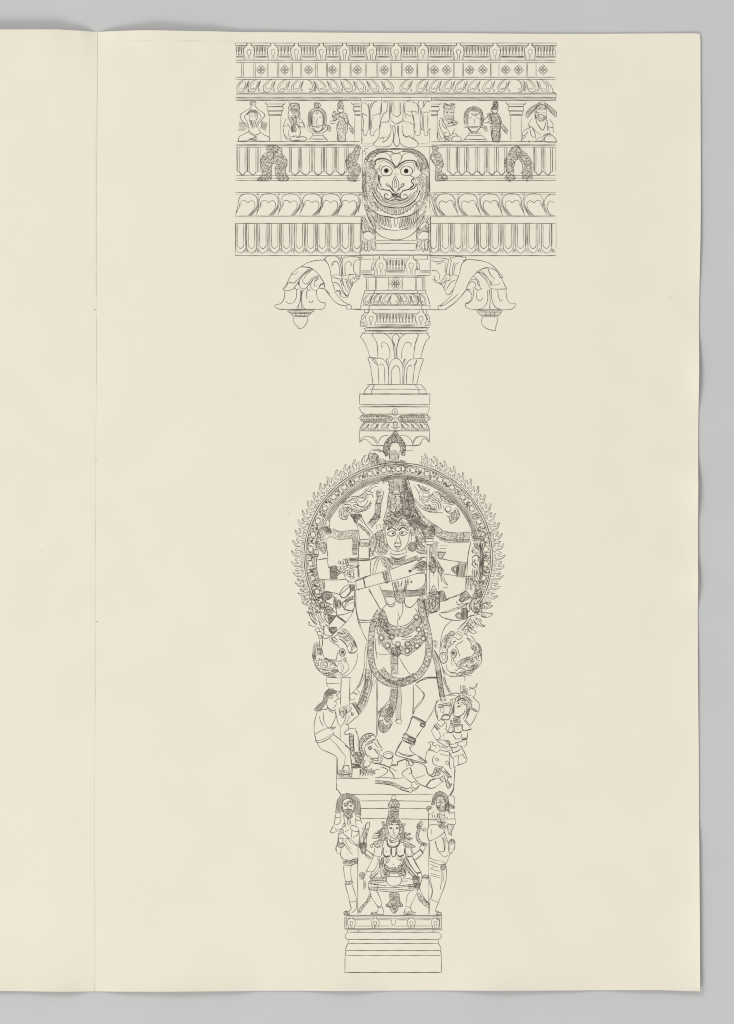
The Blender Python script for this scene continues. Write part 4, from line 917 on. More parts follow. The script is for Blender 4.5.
S("""w.9 8,30 10,150 35,260 65,350 100,415 ; w1.0 20,240 100,246 185,235 ; w1.0 24,262 100,264 170,255 ; w.8 22,252 170,245 ; 110,0 165,80 208,160 ; 205,165 245,130 255,105 ; 225,150 252,200 268,250
w1.0 95,425 82,500 76,620 50,720 15,800 ; w.7 108,440 98,520 92,640 70,720 30,800
490,150 510,190 540,270 ; w1.0 - 178,735 180,897 ; w1.0 - 475,790 475,897 ; 500,775 560,850 540,897 ; w2.2 500,760 560,722 610,712 675,714 ; w.8 528,742 600,722 672,721
640,410 660,430 650,470 ; w.6 640,430 660,410""")
V(395, 670, 8.155)
S("""w1.1 150,120 150,355 ; 165,115 205,160 240,200 215,262 168,318 150,360 ; w1.1 340,250 325,300 300,350 250,430 ; 145,370 110,470 78,530 ; w2.2 140,372 245,430 ; w1.2 145,385 235,440
w1.3 c 215,430 250,440 235,468 205,455 ; 245,440 205,505 168,560 ; w1.3 c 72,522 168,572 158,612 58,568 ; w.9 75,545 160,595 ; w1.5 55,578 30,620 10,665 5,690 60,712 150,735 240,758 262,748
130,605 120,640 135,665 170,690 235,735 262,745 ; 30,672 80,690 135,697 165,688 ; w1.1 20,665 60,690 110,705 150,695 ; w1.3 195,700 250,745 ; w.7 75,585 140,610""")
scr("212,430 252,440 238,468 205,455", 1.0, .5, 1.0, 0); scr("110,540 165,572 155,605 105,585", 1.1, .6, .9, 0); scr("195,700 260,745 235,755 195,725", 1.1, .5, .9, 0)
V(345, 670, 8.5375)
S("w1.2 - 272,65 271,575; w.6 - 279,68 279,560")
# raised foot
V(310, 500, 8.156)
S("""335,118 415,118 ; 335,118 350,150 378,190 ; 415,120 430,160 465,215 512,275 ; 380,190 420,230 455,260 490,295 ; 395,190 440,225 490,275 ; 378,192 395,250 405,325 ; w1.1 404,322 480,322 ; w1.1 402,350 480,350 ; w.9 - 402,376 480,376
400,325 400,378 ; 482,322 482,378 ; 398,380 392,470 ; 480,380 482,489 ; 480,270 490,320""")
hat("340,122 415,122 420,145 350,150", 80, .7, .9); scr("335,118 415,118 410,145 355,150", 1.4, .7, .8, .6); scr("350,150 385,150 385,195 370,185", 1.2, .6, 1.0, .4); scr("400,350 480,350 480,375 400,375", 1.2, .6, .9, 0); scr("395,190 420,200 490,270 480,290 420,230", 1.3, .6, .8, 0)
S("w.6 340,320 385,320; w.6 345,335 390,335; w.6 340,350 385,350; w.6 345,365 385,365; w.6 340,380 385,380; w.6 345,395 385,395 ; w.6 340,408 385,408 ; w.6 345,310 345,340 ; w.6 345,380 345,430; 385,300 385,430")
sub('shawl')
gar("170,262 240,290 300,285 350,280 400,285", 8.0, 'scale', .75, 1.5)
V(415, 525, 12.233)
gar("170,40 260,70 330,120 420,140 520,150 600,145 690,140", 8.4, 'scale', .95, 1.45)
gar("300,160 400,195 500,200 690,190", 2.2, 'scallop', .6)
# ---- the dancer's other arms and what they hold
sub('arms')
V(300, 575, 12.233)
S("""w1.1 210,45 300,58 450,60 560,50 ; 560,50 600,75 640,90 ; 300,60 296,200 ; w1.2 170,320 250,270 310,202 390,215 ; w1.1 390,215 440,225 490,243 ; o 488,240 512,180 560,130 612,128 ; w1.2 490,240 510,275 560,272 600,240 630,200 ; 610,130 612,210
640,90 734,58 ; 690,185 734,178 ; w1.0 680,80 690,180 ; 665,200 668,300 660,400 640,460 600,530 560,580 500,640 440,695 400,734 ; 300,320 360,350 412,372 ; 440,420 450,490
500,350 560,320 620,290 668,250 ; 520,400 570,370 620,345 665,335 ; 530,420 580,435 640,440 ; w1.5 440,492 500,530 562,578 ; 560,430 650,435 ; 455,495 540,480 610,455 ; 440,505 390,570 350,620 ; 680,380 690,460 710,570 734,640
w.9 290,130 250,180 300,200 ; 250,60 280,100 250,130 ; 170,180 190,230 250,240 280,200 ; 110,240 130,180 180,190 ; 240,340 250,390 300,400 300,350 ; w.8 420,380 400,430 440,460""")
 
S("w.9 420,280 430,330 440,390 ; 440,275 450,400 ; 455,300 470,410 ; 475,300 480,410 ; 490,330 500,400 ; 470,300 520,360 ; 510,350 530,400 ; 410,270 440,280")
 
 
hat("350,510 440,500 380,560", 20, .5, .9); 
V(300, 520, 12.233)
S("""w1.5 215,487 345,467 ; 212,440 200,520 202,600 212,680 ; 320,250 330,360 342,465 ; 335,475 352,580 392,582 ; 190,120 220,70 ; w1.0 - 365,0 355,80 ; w.8 - 290,0 290,70 ; w.8 - 320,0 320,80 ; 230,130 210,180 225,260 ; 320,90 370,130 380,170 ; 320,240 370,200 ; 240,160 260,260
w1.2 600,485 734,490 ; w.9 580,470 700,462 ; 700,560 734,560 ; w1.0 705,450 710,734 ; w.9 645,620 670,734""")
scr("190,270 300,280 320,330 310,400 280,410 240,360 210,340", 1.3, .85, 1.0, .6); scr("230,120 270,90 330,80 380,110 370,180 310,180 300,240 240,240", 1.6, .95, .85, .5)
scr("270,90 330,80 380,120 360,170 310,150", 1.2, .8, 1.1, 0)
 
scr("150,420 220,420 220,445 160,450", 1.2, .7, 1.0, .6); o = None
S("o 160,380 190,360 225,375 220,420 170,420")
hat("600,470 700,465 705,510 610,500", 0, .6, .7)
V(300, 575, 12.233)
 
 
V(415, 525, 12.233); hole((490, 545, 24))
S("""w1.1 318,412 430,435 535,450 ; w1.0 365,598 430,610 520,622 ; 520,622 640,632 ; 682,225 660,300 645,380 645,460 ; 622,640 618,780 ; 400,895 480,880 560,850 610,800 ; w.9 445,540 480,510 525,490 ; 520,500 520,590 ; 450,540 480,575 520,600 ; o 470,540 510,520 510,570
280,400 320,420 350,380 375,335 ; 290,335 340,335 372,332 ; w.8 280,440 310,500 355,560 ; 280,612 290,790 ; 320,600 345,680 400,740 ; 360,600 352,650 400,735 ; 340,760 400,770 ; 305,600 330,700
w1.1 190,400 240,430 275,500 285,580 ; 180,450 230,440 255,520 245,570 ; 185,540 215,580 250,570 ; w1.2 225,580 230,630 ; 40,440 90,400 130,400 ; 20,480 90,450 130,470 ; 60,500 120,500 ; 20,560 130,560 ; 0,600 60,590 130,600 ; 130,600 130,640 120,740 ; w.6 310,255 400,255; w.6 300,285 390,290""")
 
scr("285,335 345,330 372,335 330,400 290,400", 1.3, .7, .9, .5); scr("190,390 260,410 300,500 350,560 320,610 290,600 260,500 215,440", 1.3, .85, 1.0, .6)
scr("185,270 270,200 280,330 280,400 200,380", 1.6, .9, .85, .3); scr("170,460 230,450 250,560 200,580 175,540", 1.25, .8, 1.1, .5)
scr("620,640 700,620 734,660 734,760 680,800 640,720", 1.8, 1.0, .7, .2)
scr("20,430 120,450 130,560 60,560 20,530", 1.5, .8, .8, 0)
sub('staff')
S("""w1.0 - 146,270 140,880 ; w1.0 - 180,270 178,880 ; w1.1 - 115,148 222,148; w1.3 - 120,165 222,165; w1.0 - 120,200 222,200; w1.6 - 140,240 220,240 ; w.9 - 140,255 215,255 ; - 118,148 118,205; - 222,148 222,205; w.9 120,130 150,140 180,130 222,140
95,100 90,50 140,30 ; 240,100 235,40 200,20 ; 130,500 200,500 ; o 135,505 165,500 195,515 185,540 145,540""")
scr("90,30 230,20 235,130 200,140 120,140", 1.4, .85, 1.0, .7)
V(420, 520, 7.726)
S("""w1.0 395,165 372,260 365,380 358,440 355,500 ; o 402,88 440,80 490,88 500,115 490,125 405,128 ; w1.3 - 398,135 480,130 ; w1.0 - 396,160 480,150 ; w1.5 - 400,145 480,140; 488,120 540,95 ; w1.2 540,90 545,120 ; 420,180 450,200 420,225 ; 440,180 400,240 440,260 ; 400,290 440,270 460,300 ; 430,310 400,340 430,370 ; 440,330 450,380
- 455,170 462,460; - 466,170 470,470 ; - 478,160 484,450 ; 425,380 420,450 ; 410,390 405,460 ; 437,380 430,460 ; 365,450 355,500 355,545 ; 375,450 400,470 440,470 ; 205,615 290,580 340,555 ; 150,720 220,700 300,670 ; 150,730 180,755 250,770 ; 140,600 150,690 100,715 40,700
w1.1 - 478,625 478,730 ; w.9 - 464,640 464,720; w1.1 395,640 380,660 385,700 ; 300,610 330,650""")
 
hole((325, 612, 12), (352, 585, 8), (430, 665, 14))
scr("430,550 470,550 480,590 440,600", 1.5, .9, .9, .4); 
 
S("w.9 30,620 50,700 ; 70,600 60,700 ; 90,590 100,690 ; 120,590 120,680 ; 45,640 90,650 ; 60,570 70,640 ; w1.1 40,715 90,720 130,700")
scr("30,600 140,590 140,690 50,700", 1.8, .9, .8, 0)
V(420, 600, 9.175)
S("""w1.0 178,120 260,110 380,70 445,25 ; w1.0 172,128 210,160 270,183 375,190 ; 180,10 180,60 165,100 100,115 60,100 ; w.9 435,160 500,140 560,130 ; w1.0 430,190 380,240 340,275 ; 340,10 345,40 400,30 """)
hole((358, 142, 14))
hat("385,75 435,78 436,182 378,186", 90, .6, .7)
scr("440,30 480,20 480,110 540,120 530,60 490,10", 1.5, .8, .8, 0)
# ================================================================ sea beasts at the feet of the halo
# armlets, hands and attributes, left
sub('armlet'); V(300, 560, 16.31)
hat("490,130 510,100 600,95 605,310 490,310", 0, .6, .8, 1.0); scr("490,130 510,100 600,95 605,310 490,310", 1.5, .8, .9, 0)
S("w1.1 608,160 680,200 612,245 ; 620,180 650,200 620,225 ; w1.2 470,130 500,110")
sub('armlet'); hole((455, 590, 22))
hat("335,600 400,517 500,530 528,600 480,640 390,662", 30, .55, .95, 1.3); S("w1.2 o 430,570 470,560 490,595 450,625 420,600 ; w1.2 335,600 395,665 ; 300,640 340,600; w1.3 240,660 330,605")
sub('armlet'); V(305, 600, 16.31); hole((380, 175, 18))
S("w1.2 o 308,205 330,135 395,108 455,150 455,205 385,240 325,235 ; o 345,175 380,150 415,175 380,205 ; 330,135 355,160 ; 455,150 415,170 ; 325,235 350,200 ; 300,130 410,105")
hat("310,200 335,140 395,115 450,150 450,205 385,235 330,230", 60, .7, .8); hat("370,250 510,252 400,392 385,330", 30, .55, .95, 1.3); S("w2.2 515,262 672,372 ; w1.2 300,240 340,320 400,400 ; o 340,310 370,290 400,320 380,360 350,350 ; 330,390 390,440")
sub('armlet'); hole((458, 492, 17))
hat("395,447 512,445 512,505 452,562 400,495", 0, .55, 1.0, 1.4); S("w1.3 o 430,470 485,470 485,505 455,535 428,500")
sub('hand'); V(305, 600, 16.31)
S("""60,170 80,270 140,350 190,410 ; 90,180 130,270 200,400 ; 120,170 150,250 190,330 ; 160,180 200,260 250,400 ; 70,200 100,310 175,400 ; 200,180 230,270 290,380 ; 100,190 115,270 150,290 ; 240,190 270,290 330,380 ; w.7 150,300 200,340
o 70,120 110,110 130,150 80,160 ; 160,120 200,90 240,110 ; 150,130 180,160 250,160 ; 60,50 150,60 200,40 ; 90,90 140,80 210,100 ; 250,60 245,130 290,150 ; w1.1 310,30 320,100 300,130 ; 170,190 290,200 ; o 250,40 290,30 315,80 300,120 260,110
40,380 80,360 60,410 110,415 ; 60,400 130,430 180,430 ; o 170,480 200,450 240,470 230,510 190,520 ; o 200,530 240,510 280,540 260,580 210,570 ; o 215,600 250,580 270,610 250,635 ; 250,440 300,500 300,560 280,620 ; 230,400 280,430 ; 210,440 230,480 ; o 260,590 295,590 290,620
310,430 305,540 345,560 ; 365,430 400,510 440,550 ; 310,440 350,410 ; 290,630 360,628 415,590 460,560 ; 330,570 400,580 ; 240,640 240,734 ; 285,640 282,734 ; 210,350 260,380 ; 290,300 310,360 ; 330,250 320,330""")
V(300, 560, 16.31)
S("""195,500 215,570 270,600 335,585 400,512 ; 270,430 300,490 350,510 ; 215,400 195,460 200,500 ; 170,400 215,350 275,305 ; 230,370 270,350 300,370 ; 280,310 330,350 380,330 ; 250,400 290,440 310,420 ; 380,350 385,490 ; 330,390 320,430 350,480 ; w1.1 235,400 290,430 ; 240,540 230,580
150,560 160,640 100,720 ; 110,560 60,620 ; 40,400 80,470 130,440 ; 50,500 100,540 150,510 ; 150,450 180,560 190,620 ; 170,640 250,650 330,660 ; 130,380 140,440 ; 60,560 80,640 130,620 ; 200,620 180,700 ; 330,680 400,734 ; 410,670 500,734 ; w1.2 220,660 260,640 ; 30,320 60,380 ; 20,600 60,700""")
scr("210,100 260,90 265,250 220,280 200,200", 1.5, .8, .8, 0)
sub('fingers'); V(330, 585, 16.31)
S("""70,195 60,330 100,400 110,480 ; 95,215 85,320 105,390 ; 100,260 115,390 ; 125,240 120,300 135,385 ; 150,230 145,300 158,385 ; 175,265 178,360 ; 195,270 210,340 240,400 ; 60,200 110,210 ; w.9 30,140 70,200
210,290 270,240 330,180 ; 240,330 310,262 400,228 ; 230,400 290,405 350,432 ; 250,350 240,400 ; w1.2 340,50 335,100 300,150 250,205 200,200 155,160 ; 120,490 220,480 330,440 ; 400,240 400,340 360,440""")
gar("225,285 300,235 400,200", 2.6, 'bead', .9); gar("80,230 95,330 130,400", 1.8, 'bead', .8); gar("150,240 170,370", 1.8, 'bead', .8)
hat("318,0 395,0 405,90 345,100", 90, .6, .9, 1.1); scr("318,0 395,0 405,90 345,100", 1.3, .8, .9, 0)
sub('flower'); V(330, 540, 18.35)
for x, y, a, b, t in ((265, 395, 16, 50, -.3), (305, 380, 14, 42, -.1), (222, 430, 15, 40, -.9), (298, 600, 18, 48, .35), (345, 590, 16, 36, -.2), (405, 548, 16, 44, -1.1), (440, 488, 14, 40, -1.5), (215, 510, 16, 36, 1.3), (255, 570, 16, 34, .5), (350, 650, 16, 26, .9), (395, 690, 16, 30, -.4), (285, 500, 22, 22, 0), (350, 490, 24, 22, 0), (165, 520, 22, 36, 1.5), (170, 600, 18, 40, 1.2), (175, 410, 20, 28, .6), (320, 440, 14, 30, .3), (370, 610, 12, 34, .1)):
    q = []
    for k in range(9):
        u = k*.785; a_ = a*1.3; q.append((x+a_*math.cos(u)*math.cos(t)-b*math.sin(u)*math.sin(t), y+a_*math.cos(u)*math.sin(t)+b*math.sin(u)*math.cos(t)))
    draw(catmull([P(c) for c in q[:8]], True), 1.05, 0, False)
for y in (335, 352, 378, 398, 422): hl(*[P((x, 0))[0] for x in (340, 490)], P((0, y))[1], .9)
S("w1.8 500,375 734,360 ; w1.0 500,340 734,345 ; w1.3 370,450 400,480 ; w1.2 300,350 330,440 ; w1.6 490,470 500,520 ; 240,600 280,690 310,740 350,790 ; 440,600 430,690 ; 520,520 525,680 ; w1.4 465,755 620,700 734,645 ; w1.3 615,700 640,826")
for k, y in enumerate(range(10, 265, 21)): S(f"w{1.3 if k == 7 else .75} {405+(k%2)*12},{y} {500},{y+4}")
S("w.8 410,150 450,200 500,190; w.8 420,30 460,60 500,40; w.8 415,230 470,260 500,240 ; w.9 - 520,0 525,350")
# right side
sub('armlet'); V(415, 525, 12.233); hole((488, 542, 20))
hat("530,448 632,460 600,642 500,630", 82, .6, .95, 1.1); S("w1.2 o 445,535 500,500 530,520 520,575 490,590 ; o 465,540 500,520 505,565 ; 540,460 520,620 ; 620,480 590,630")
sub('armlet'); V(455, 585, 16.31); hole((78, 502, 20))
hat("110,385 165,375 205,405 200,556 110,560", 90, .5, 1.0, 1.4); S("w1.5 o 12,502 50,455 105,470 108,540 60,548 ; o 40,500 70,472 100,500 72,530")
sub('armlet'); hole((128, 222, 20))
hat("70,262 100,135 180,92 262,195 200,240 130,275", 45, .55, .95, 1.1); S("w1.2 o 90,235 125,195 160,215 140,255 100,262 ; w1.0 20,260 40,310 80,340 ; w1.2 40,385 120,340 190,290")
sub('tassel')
S("""w1.2 190,300 188,430 250,420 ; 190,300 270,285 ; 190,320 230,310 250,400 ; w1.2 275,230 260,300 270,400 320,450 400,475 ; w1.1 430,240 445,330 430,460 ; 340,250 310,290 340,300 380,270 ; 300,310 330,330 310,360 360,370 ; 340,320 390,300 ; 300,400 340,380 400,420 ; o 330,410 370,400 380,440 340,450 ; w1.3 310,440 380,460
w1.0 200,540 260,500 370,485 ; 280,170 350,90 400,60 ; 300,180 420,190 ; o 350,120 390,90 430,130 400,170 360,160 ; w1.2 350,140 430,120 ; 390,230 400,440 ; 410,240 425,430 ; 60,690 200,570 ; 100,734 190,660 ; 210,600 200,700 ; 250,560 290,620 230,660 ; 300,560 330,640 290,700 ; 340,540 380,640 340,700 ; 400,540 440,600
o 320,100 350,70 380,100 ; 230,240 280,250 ; 200,200 270,210""")
sub('bell'); V(415, 580, 16.31)
S("""w1.3 255,210 275,140 305,88 335,140 365,200 ; 285,180 305,150 325,185 300,210 285,180 ; w1.5 235,205 300,235 370,225 425,190 ; w1.6 350,195 420,190 ; 220,300 290,310 400,300 ; 400,300 398,360 385,440 340,500 270,532 ; 345,350 325,420 290,470 235,505 ; 370,350 360,420 ; 230,420 240,470 ; w1.2 320,330 360,360
w1.3 150,480 200,490 280,525 ; 200,300 180,480 ; 240,320 225,430 ; 260,350 270,400 230,440 ; 160,320 165,470 ; o 180,560 210,545 220,590 190,600 ; w1.4 130,480 150,520 ; 270,340 300,320 320,360 ; 250,260 300,270 ; w1.3 510,305 545,322""")
hat("395,350 405,250 380,215 430,170 475,190 505,290 540,322 480,340", 75, .55, .95, 1.0); scr("230,200 380,200 390,290 250,280", 1.4, .8, .9, 0); scr("120,130 165,100 160,240 120,300 80,280", 1.4, .8, 1.0, 0)
S("w.9 110,330 140,420 160,480 ; w.9 40,480 90,600 120,700")
sub('ornament_strip'); V(465, 535, 18.62)
S("""w1.8 160,150 200,220 240,270 ; w1.4 230,150 220,230 ; w1.2 150,340 140,300 190,290 ; 190,310 250,340 ; 130,430 180,380 240,400 ; w1.8 245,390 275,430 ; w1.4 190,440 180,500 215,560 180,540 ; 140,440 150,560 190,620 ; w1.2 250,420 240,500 ; 140,620 130,720 ; 180,640 170,800 ; 210,660 215,720 190,780 ; 240,640 220,780
w1.4 290,150 295,460 300,640 270,820 ; w1.1 315,150 320,600 310,780 ; w1.0 345,340 345,620 ; w.8 330,150 335,700 ; 100,160 70,320 45,460 45,600 ; 20,770 130,770 ; 60,780 70,860 110,900 ; 100,800 160,860 120,940 ; 180,820 220,880 250,860 ; 150,900 200,960 180,1024 ; 60,900 50,1024 ; 100,910 110,1024 ; 230,900 280,980 ; 250,860 330,900 ; 270,920 340,1000""")
PARTS_D = [q for q in PARTS['l'] if q.name == 'dancer_drawing'][0]
cur = PARTS_D
V(376, 700, 14.68)
S("""w2.6 530,230 620,270 734,335 ; w1.2 520,255 560,262 ; w1.4 520,250 500,340 440,480 ; w1.3 650,390 660,350 700,345 ; w1.6 660,385 690,400 720,360 ; w1.2 685,420 590,540 ; w1.7 405,520 430,490 500,530 580,570 ; w1.7 395,550 470,590 550,615 585,570 ; w1.3 405,520 385,570 ; w1.0 385,590 530,650 ; o 480,550 500,540 515,560 495,575 ; w1.3 385,600 320,720 ; w1.0 550,640 500,720
w1.6 540,210 550,0 ; w1.0 560,130 660,10""")
part('sea_beast_drawing')
V(310, 635, 20.97)
S("""w1.2 155,145 100,188 70,260 65,350 55,430 66,500 90,585 112,660 170,732 230,782 290,832 350,862 450,882 560,890 ; 202,160 212,230 242,262 262,340 280,420 300,468 360,490 430,512 530,522 560,470 580,380 605,315 ; 205,108 200,160 210,250 ; 265,72 268,180 255,245
w1.0 100,200 95,300 80,420 ; 130,180 125,300 110,400 ; 160,170 160,300 140,400 ; 190,200 195,320 180,420 ; 220,270 225,360 220,430 ; 250,320 250,430 ; w1.3 60,430 130,440 ; w1.3 150,290 240,300 ; 120,230 170,210 ; 90,260 130,250 ; w1.4 180,380 215,400
o 80,540 120,520 150,550 120,575 85,565 ; o 110,620 140,595 180,620 150,650 ; o 70,460 110,455 120,490 80,500 ; 130,660 190,700 230,720 ; 150,700 210,750 ; 160,500 190,540 200,480 ; 180,560 170,620 200,660 ; 210,520 240,500 250,540
w1.1 o 252,600 275,562 330,565 368,605 365,655 320,688 272,668 ; 300,580 288,620 330,650 350,640 ; 222,610 245,535 330,520 415,560 430,640 385,700 300,720 232,690 222,610 ; w1.5 300,490 370,505 ; 330,540 370,600 ; 360,520 410,580 ; 390,510 430,560 ; w1.4 430,520 480,590 540,610
430,640 465,608 530,620 555,660 ; 430,700 500,690 560,670 ; w1.2 440,745 500,725 580,740 585,765 520,785 450,770 ; 235,700 300,742 400,742 435,715 ; 280,790 340,812 385,790 ; o 370,800 400,778 432,802 405,832 ; 430,800 500,820 540,800 ; 340,850 400,850 ; 450,850 520,860 560,830 ; w1.3 480,880 530,890 ; w1.3 500,640 560,640 ; 240,760 290,780""")
hat("85,280 240,270 260,420 150,430 80,420", 90, 1.1, .75); hat("440,745 500,725 580,740 585,765 520,785 450,770", 0, .6, .9); hat("300,480 430,512 540,525 550,600 480,580 420,560", 30, .8, .8); hat("60,420 130,440 130,500 70,500", 30, .8, .8); scr("280,790 480,790 560,850 450,880 350,860", 1.5, .8, .8, 0)
V(310, 625, 14.68)
S("""w1.1 300,185 340,180 400,140 440,100 ; w1.0 470,55 530,70 595,145 655,240 690,330 685,378 640,412 575,405 550,345 ; w1.3 640,220 680,330 ; w1.4 570,400 640,410 685,375 ; 545,340 535,290 490,240 440,200 ; 415,200 470,230 520,280 560,330
280,200 310,240 360,275 410,300 430,345 ; w1.3 320,190 350,230 410,250 ; w1.2 310,200 370,260 ; 350,180 400,220 ; w1.5 400,110 470,130 ; 200,0 200,60 210,130 ; 190,200 260,190 330,150 ; 560,310 590,260 620,290 630,360 590,390 ; 590,300 610,340 600,370 ; 440,170 500,190 540,240
450,120 490,130 470,150 ; 480,90 510,110 500,140 ; 520,120 550,150 530,170 ; 550,140 580,180 560,200 ; 590,180 610,210 590,230 ; 430,150 450,180 ; 500,160 530,190 510,210 ; 540,210 560,240""")
scr("470,60 530,75 590,150 645,240 600,250 540,250 450,190 420,140", 1.7, .85, .75, 0); scr("640,230 685,330 640,330 610,260", 1.4, .8, .9, 0)
S("""w1.1 425,400 440,358 480,340 515,375 515,430 480,458 445,445 425,400 ; 400,420 390,480 400,520 ; w.8 690,410 695,480 660,600 600,690 540,740 470,752 ; 535,550 570,590 565,650 520,700 440,740 ; w.7 o 410,580 450,560 490,600 480,670 440,700 405,640 ; w.7 440,590 470,620 460,660
w.9 530,470 530,550 ; w1.1 440,510 440,540 ; w1.1 470,490 465,540 ; w1.1 495,480 500,550 ; 510,470 520,540 ; w1.0 380,520 420,540 440,520 ; w.7 430,690 480,740 ; w.7 400,700 430,745""")
dot(478, 398, 25); circ(478, 398, 40, .7)
part('sea_beast_drawing')
V(450, 635, 20.97)
S("""w1.2 350,60 400,112 450,182 ; 430,8 490,70 530,152 ; 350,60 385,70 500,150 ; w1.2 530,150 600,190 648,260 665,350 655,470 668,530 640,600 572,690 500,742 450,800 380,822 250,840 200,860 ; w1.1 450,182 440,250 470,300 520,330 500,390 460,440 370,468 280,500 190,555 130,635 165,670
o 460,262 485,238 512,262 488,290 ; o 565,355 590,335 612,360 590,385 ; w1.1 o 530,475 560,440 600,452 575,495 ; 520,180 560,260 560,330 ; 550,170 600,250 620,350 ; 580,180 630,270 645,380 640,460 ; 480,200 530,250 540,320 ; 500,390 560,400 620,440 ; 540,340 540,390 ; 520,330 580,300
w1.2 o 340,480 375,460 405,490 380,520 345,515 ; w1.0 370,600 400,565 450,570 490,610 440,650 375,640 ; 410,600 450,600 ; 430,540 470,560 520,530 ; 460,450 480,520 ; 500,420 520,500 ; 540,500 600,540 640,520 ; 560,560 520,620 460,680 ; 600,560 570,640 ; w1.3 350,610 365,690 ; 280,500 320,560 300,590 ; 240,530 280,570 270,600 ; 210,560 240,600 180,640
w1.1 110,722 140,745 190,670 260,648 330,672 352,620 ; w1.4 190,710 240,685 290,720 380,745 440,740 500,690 ; 200,762 270,750 340,775 420,780 ; 370,740 430,765 ; 180,800 160,830 ; 130,860 150,815 220,790 260,830 ; 250,770 330,810 ; w1.3 130,868 250,842 380,822 ; 540,640 590,650 ; 480,650 560,680""")
hat("290,500 420,460 520,520 500,560 400,540 330,570", 60, .75, .8); hat("380,690 560,600 600,640 520,730 450,790 380,760", 30, .7, .85); hat("150,640 280,520 340,580 250,640 170,670", 60, .85, .7); hat("560,180 640,260 655,440 600,430 600,280", 80, .8, .8); hat("460,190 540,250 540,330 470,290", 60, .9, .7); hat("180,780 330,760 420,790 240,830", 10, .7, .8)
S("w1.0 110,240 150,290 180,370 205,455 ; 110,240 170,182 250,140 272,100 ; w1.1 30,480 38,590 50,640 ; 70,520 130,620 ; w2.2 60,155 120,128 ; w.9 0,870 130,868 ; w.8 0,780 120,790 ; 20,800 100,800 ; 90,560 60,480 ; w.8 110,420 130,480")
V(420, 600, 9.175)
S("""w.9 290,195 235,240 200,320 188,400 180,480 ; w1.3 180,500 200,482 240,485 252,530 240,565 213,580 185,550 180,500 ; o 200,500 230,500 235,535 210,550 ; w1.1 286,490 300,450 325,460 335,495 315,530 290,520 286,490
240,590 250,640 290,668 340,672 ; w1.0 190,570 215,640 250,682 300,698 480,695 ; w.8 - 410,697 410,745 ; w.9 225,700 250,800 275,860 ; w.6 110,380 150,375 160,410 130,430 ; w.6 120,400 160,440
w1.0 205,470 200,400 225,340 270,300 ; 270,420 250,460 255,490 ; 250,330 240,400 240,470 ; 280,390 270,430 ; 310,400 280,420 ; o 225,360 240,350 245,370 ; o 220,390 235,385 238,405 ; o 215,420 232,415 232,440 ; o 245,340 262,325 265,350 ; w1.1 o 270,310 295,285 315,300 300,330 ; w1.0 320,310 350,290 385,310 380,350 345,360 320,340 ; w1.0 330,325 355,310 370,335
400,270 440,200 470,160 ; 430,300 470,220 ; 350,270 430,190 ; 380,280 420,230 ; 440,260 480,250 460,290 ; 400,300 440,330""")
dot(306, 487, 15); circ(306, 487, 24, .6)
scr("230,330 290,290 320,330 280,400 240,440 215,430", 1.6, .8, .8, 0); scr("400,270 470,170 500,180 470,250 430,320", 1.9, .95, .75, 0)
# flames between the ring and the beast's neck
HALO2 = PARTS['l'][[q.name for q in PARTS['l']].index('halo_drawing')]
def tongue(t, wd=1.0):
    global cur
    cur = Ink(); cur.name = 'flame'; cur.parent = HALO2; cur.label = None; PARTS['l'].append(cur); V(420, 600, 9.175); S(t)
tongue("w1.0 510,60 560,50 600,30 660,50 ; w1.0 560,80 620,70 ; 580,30 640,20")
tongue("w1.1 500,100 560,110 620,120 665,125 640,150 600,160 560,150 ; o 560,140 590,135 600,155")
tongue("w1.1 500,160 540,180 560,220 595,235 580,245 540,230 500,200 ; w1.0 490,190 520,230")
tongue("w1.1 440,240 480,270 520,298 480,305 440,280 ; w1.0 450,210 490,250 ; 460,290 430,270")
# ================================================================ figures round the dancer's feet
part('flute_player_drawing')
V(305, 670, 8.5375)
S("""190,260 185,290 200,325 240,345 262,330 ; 262,195 275,225 285,245 262,262 268,285 255,312 232,325 ; w1.1 215,235 240,232 ; w.8 212,245 238,246 ; w1.0 245,262 258,270 ; 250,300 262,302 ; 215,215 245,222
108,350 85,430 78,520 95,600 120,650 150,685 ; 110,348 150,335 185,335 195,310 ; 155,360 160,430 185,480 210,500 240,450 262,395 255,355 ; 120,390 130,430 155,480 ; 262,350 275,430 290,470 310,480 340,430 352,370 330,322
195,325 230,350 262,345 ; 200,345 240,365 ; w1.0 88,545 150,512 215,488 240,500 ; w.9 95,602 160,590 240,538 ; w1.1 98,620 170,605 245,548 240,530 ; 88,560 92,610 ; 240,500 262,485
210,582 270,640 320,705 348,740 ; 245,552 320,612 385,685 388,740 400,830 400,910 ; 150,682 220,712 270,745 278,800 275,892 ; 345,742 335,800 318,845 ; 320,850 345,815 375,830 388,880 ; 290,850 320,880 ; w1.2 275,885 330,895 390,888
w1.0 270,222 302,180 ; - 268,180 300,180 ; 272,250 300,240 ; 300,390 290,330 ; 310,360 330,350 330,400 310,410""")
hat("165,200 200,160 240,160 275,190 255,200 215,210 190,260 165,300 130,350 85,350 80,335 110,300 150,270 160,230", 40, .55, .95, .9)
hat("165,200 200,160 262,175 262,195 215,205 180,225", -20, .7, .9)
scr("275,880 320,850 390,880 388,915 280,912", 1.3, .6, .9, .3); scr("210,500 240,480 262,490 240,510", 1.2, .6, .8, 0); scr("300,320 345,315 352,370 320,400 300,370", 1.6, .8, .8, .4)
sub('pillar')
S("""w1.1 - 310,62 302,300 ; w1.2 - 384,65 378,290; w1.1 - 300,62 395,62; w.8 - 180,62 300,68; w1.0 - 180,65 182,112 ; - 185,115 300,116 ; 182,112 200,150 ; w.8 - 302,480 302,600""")
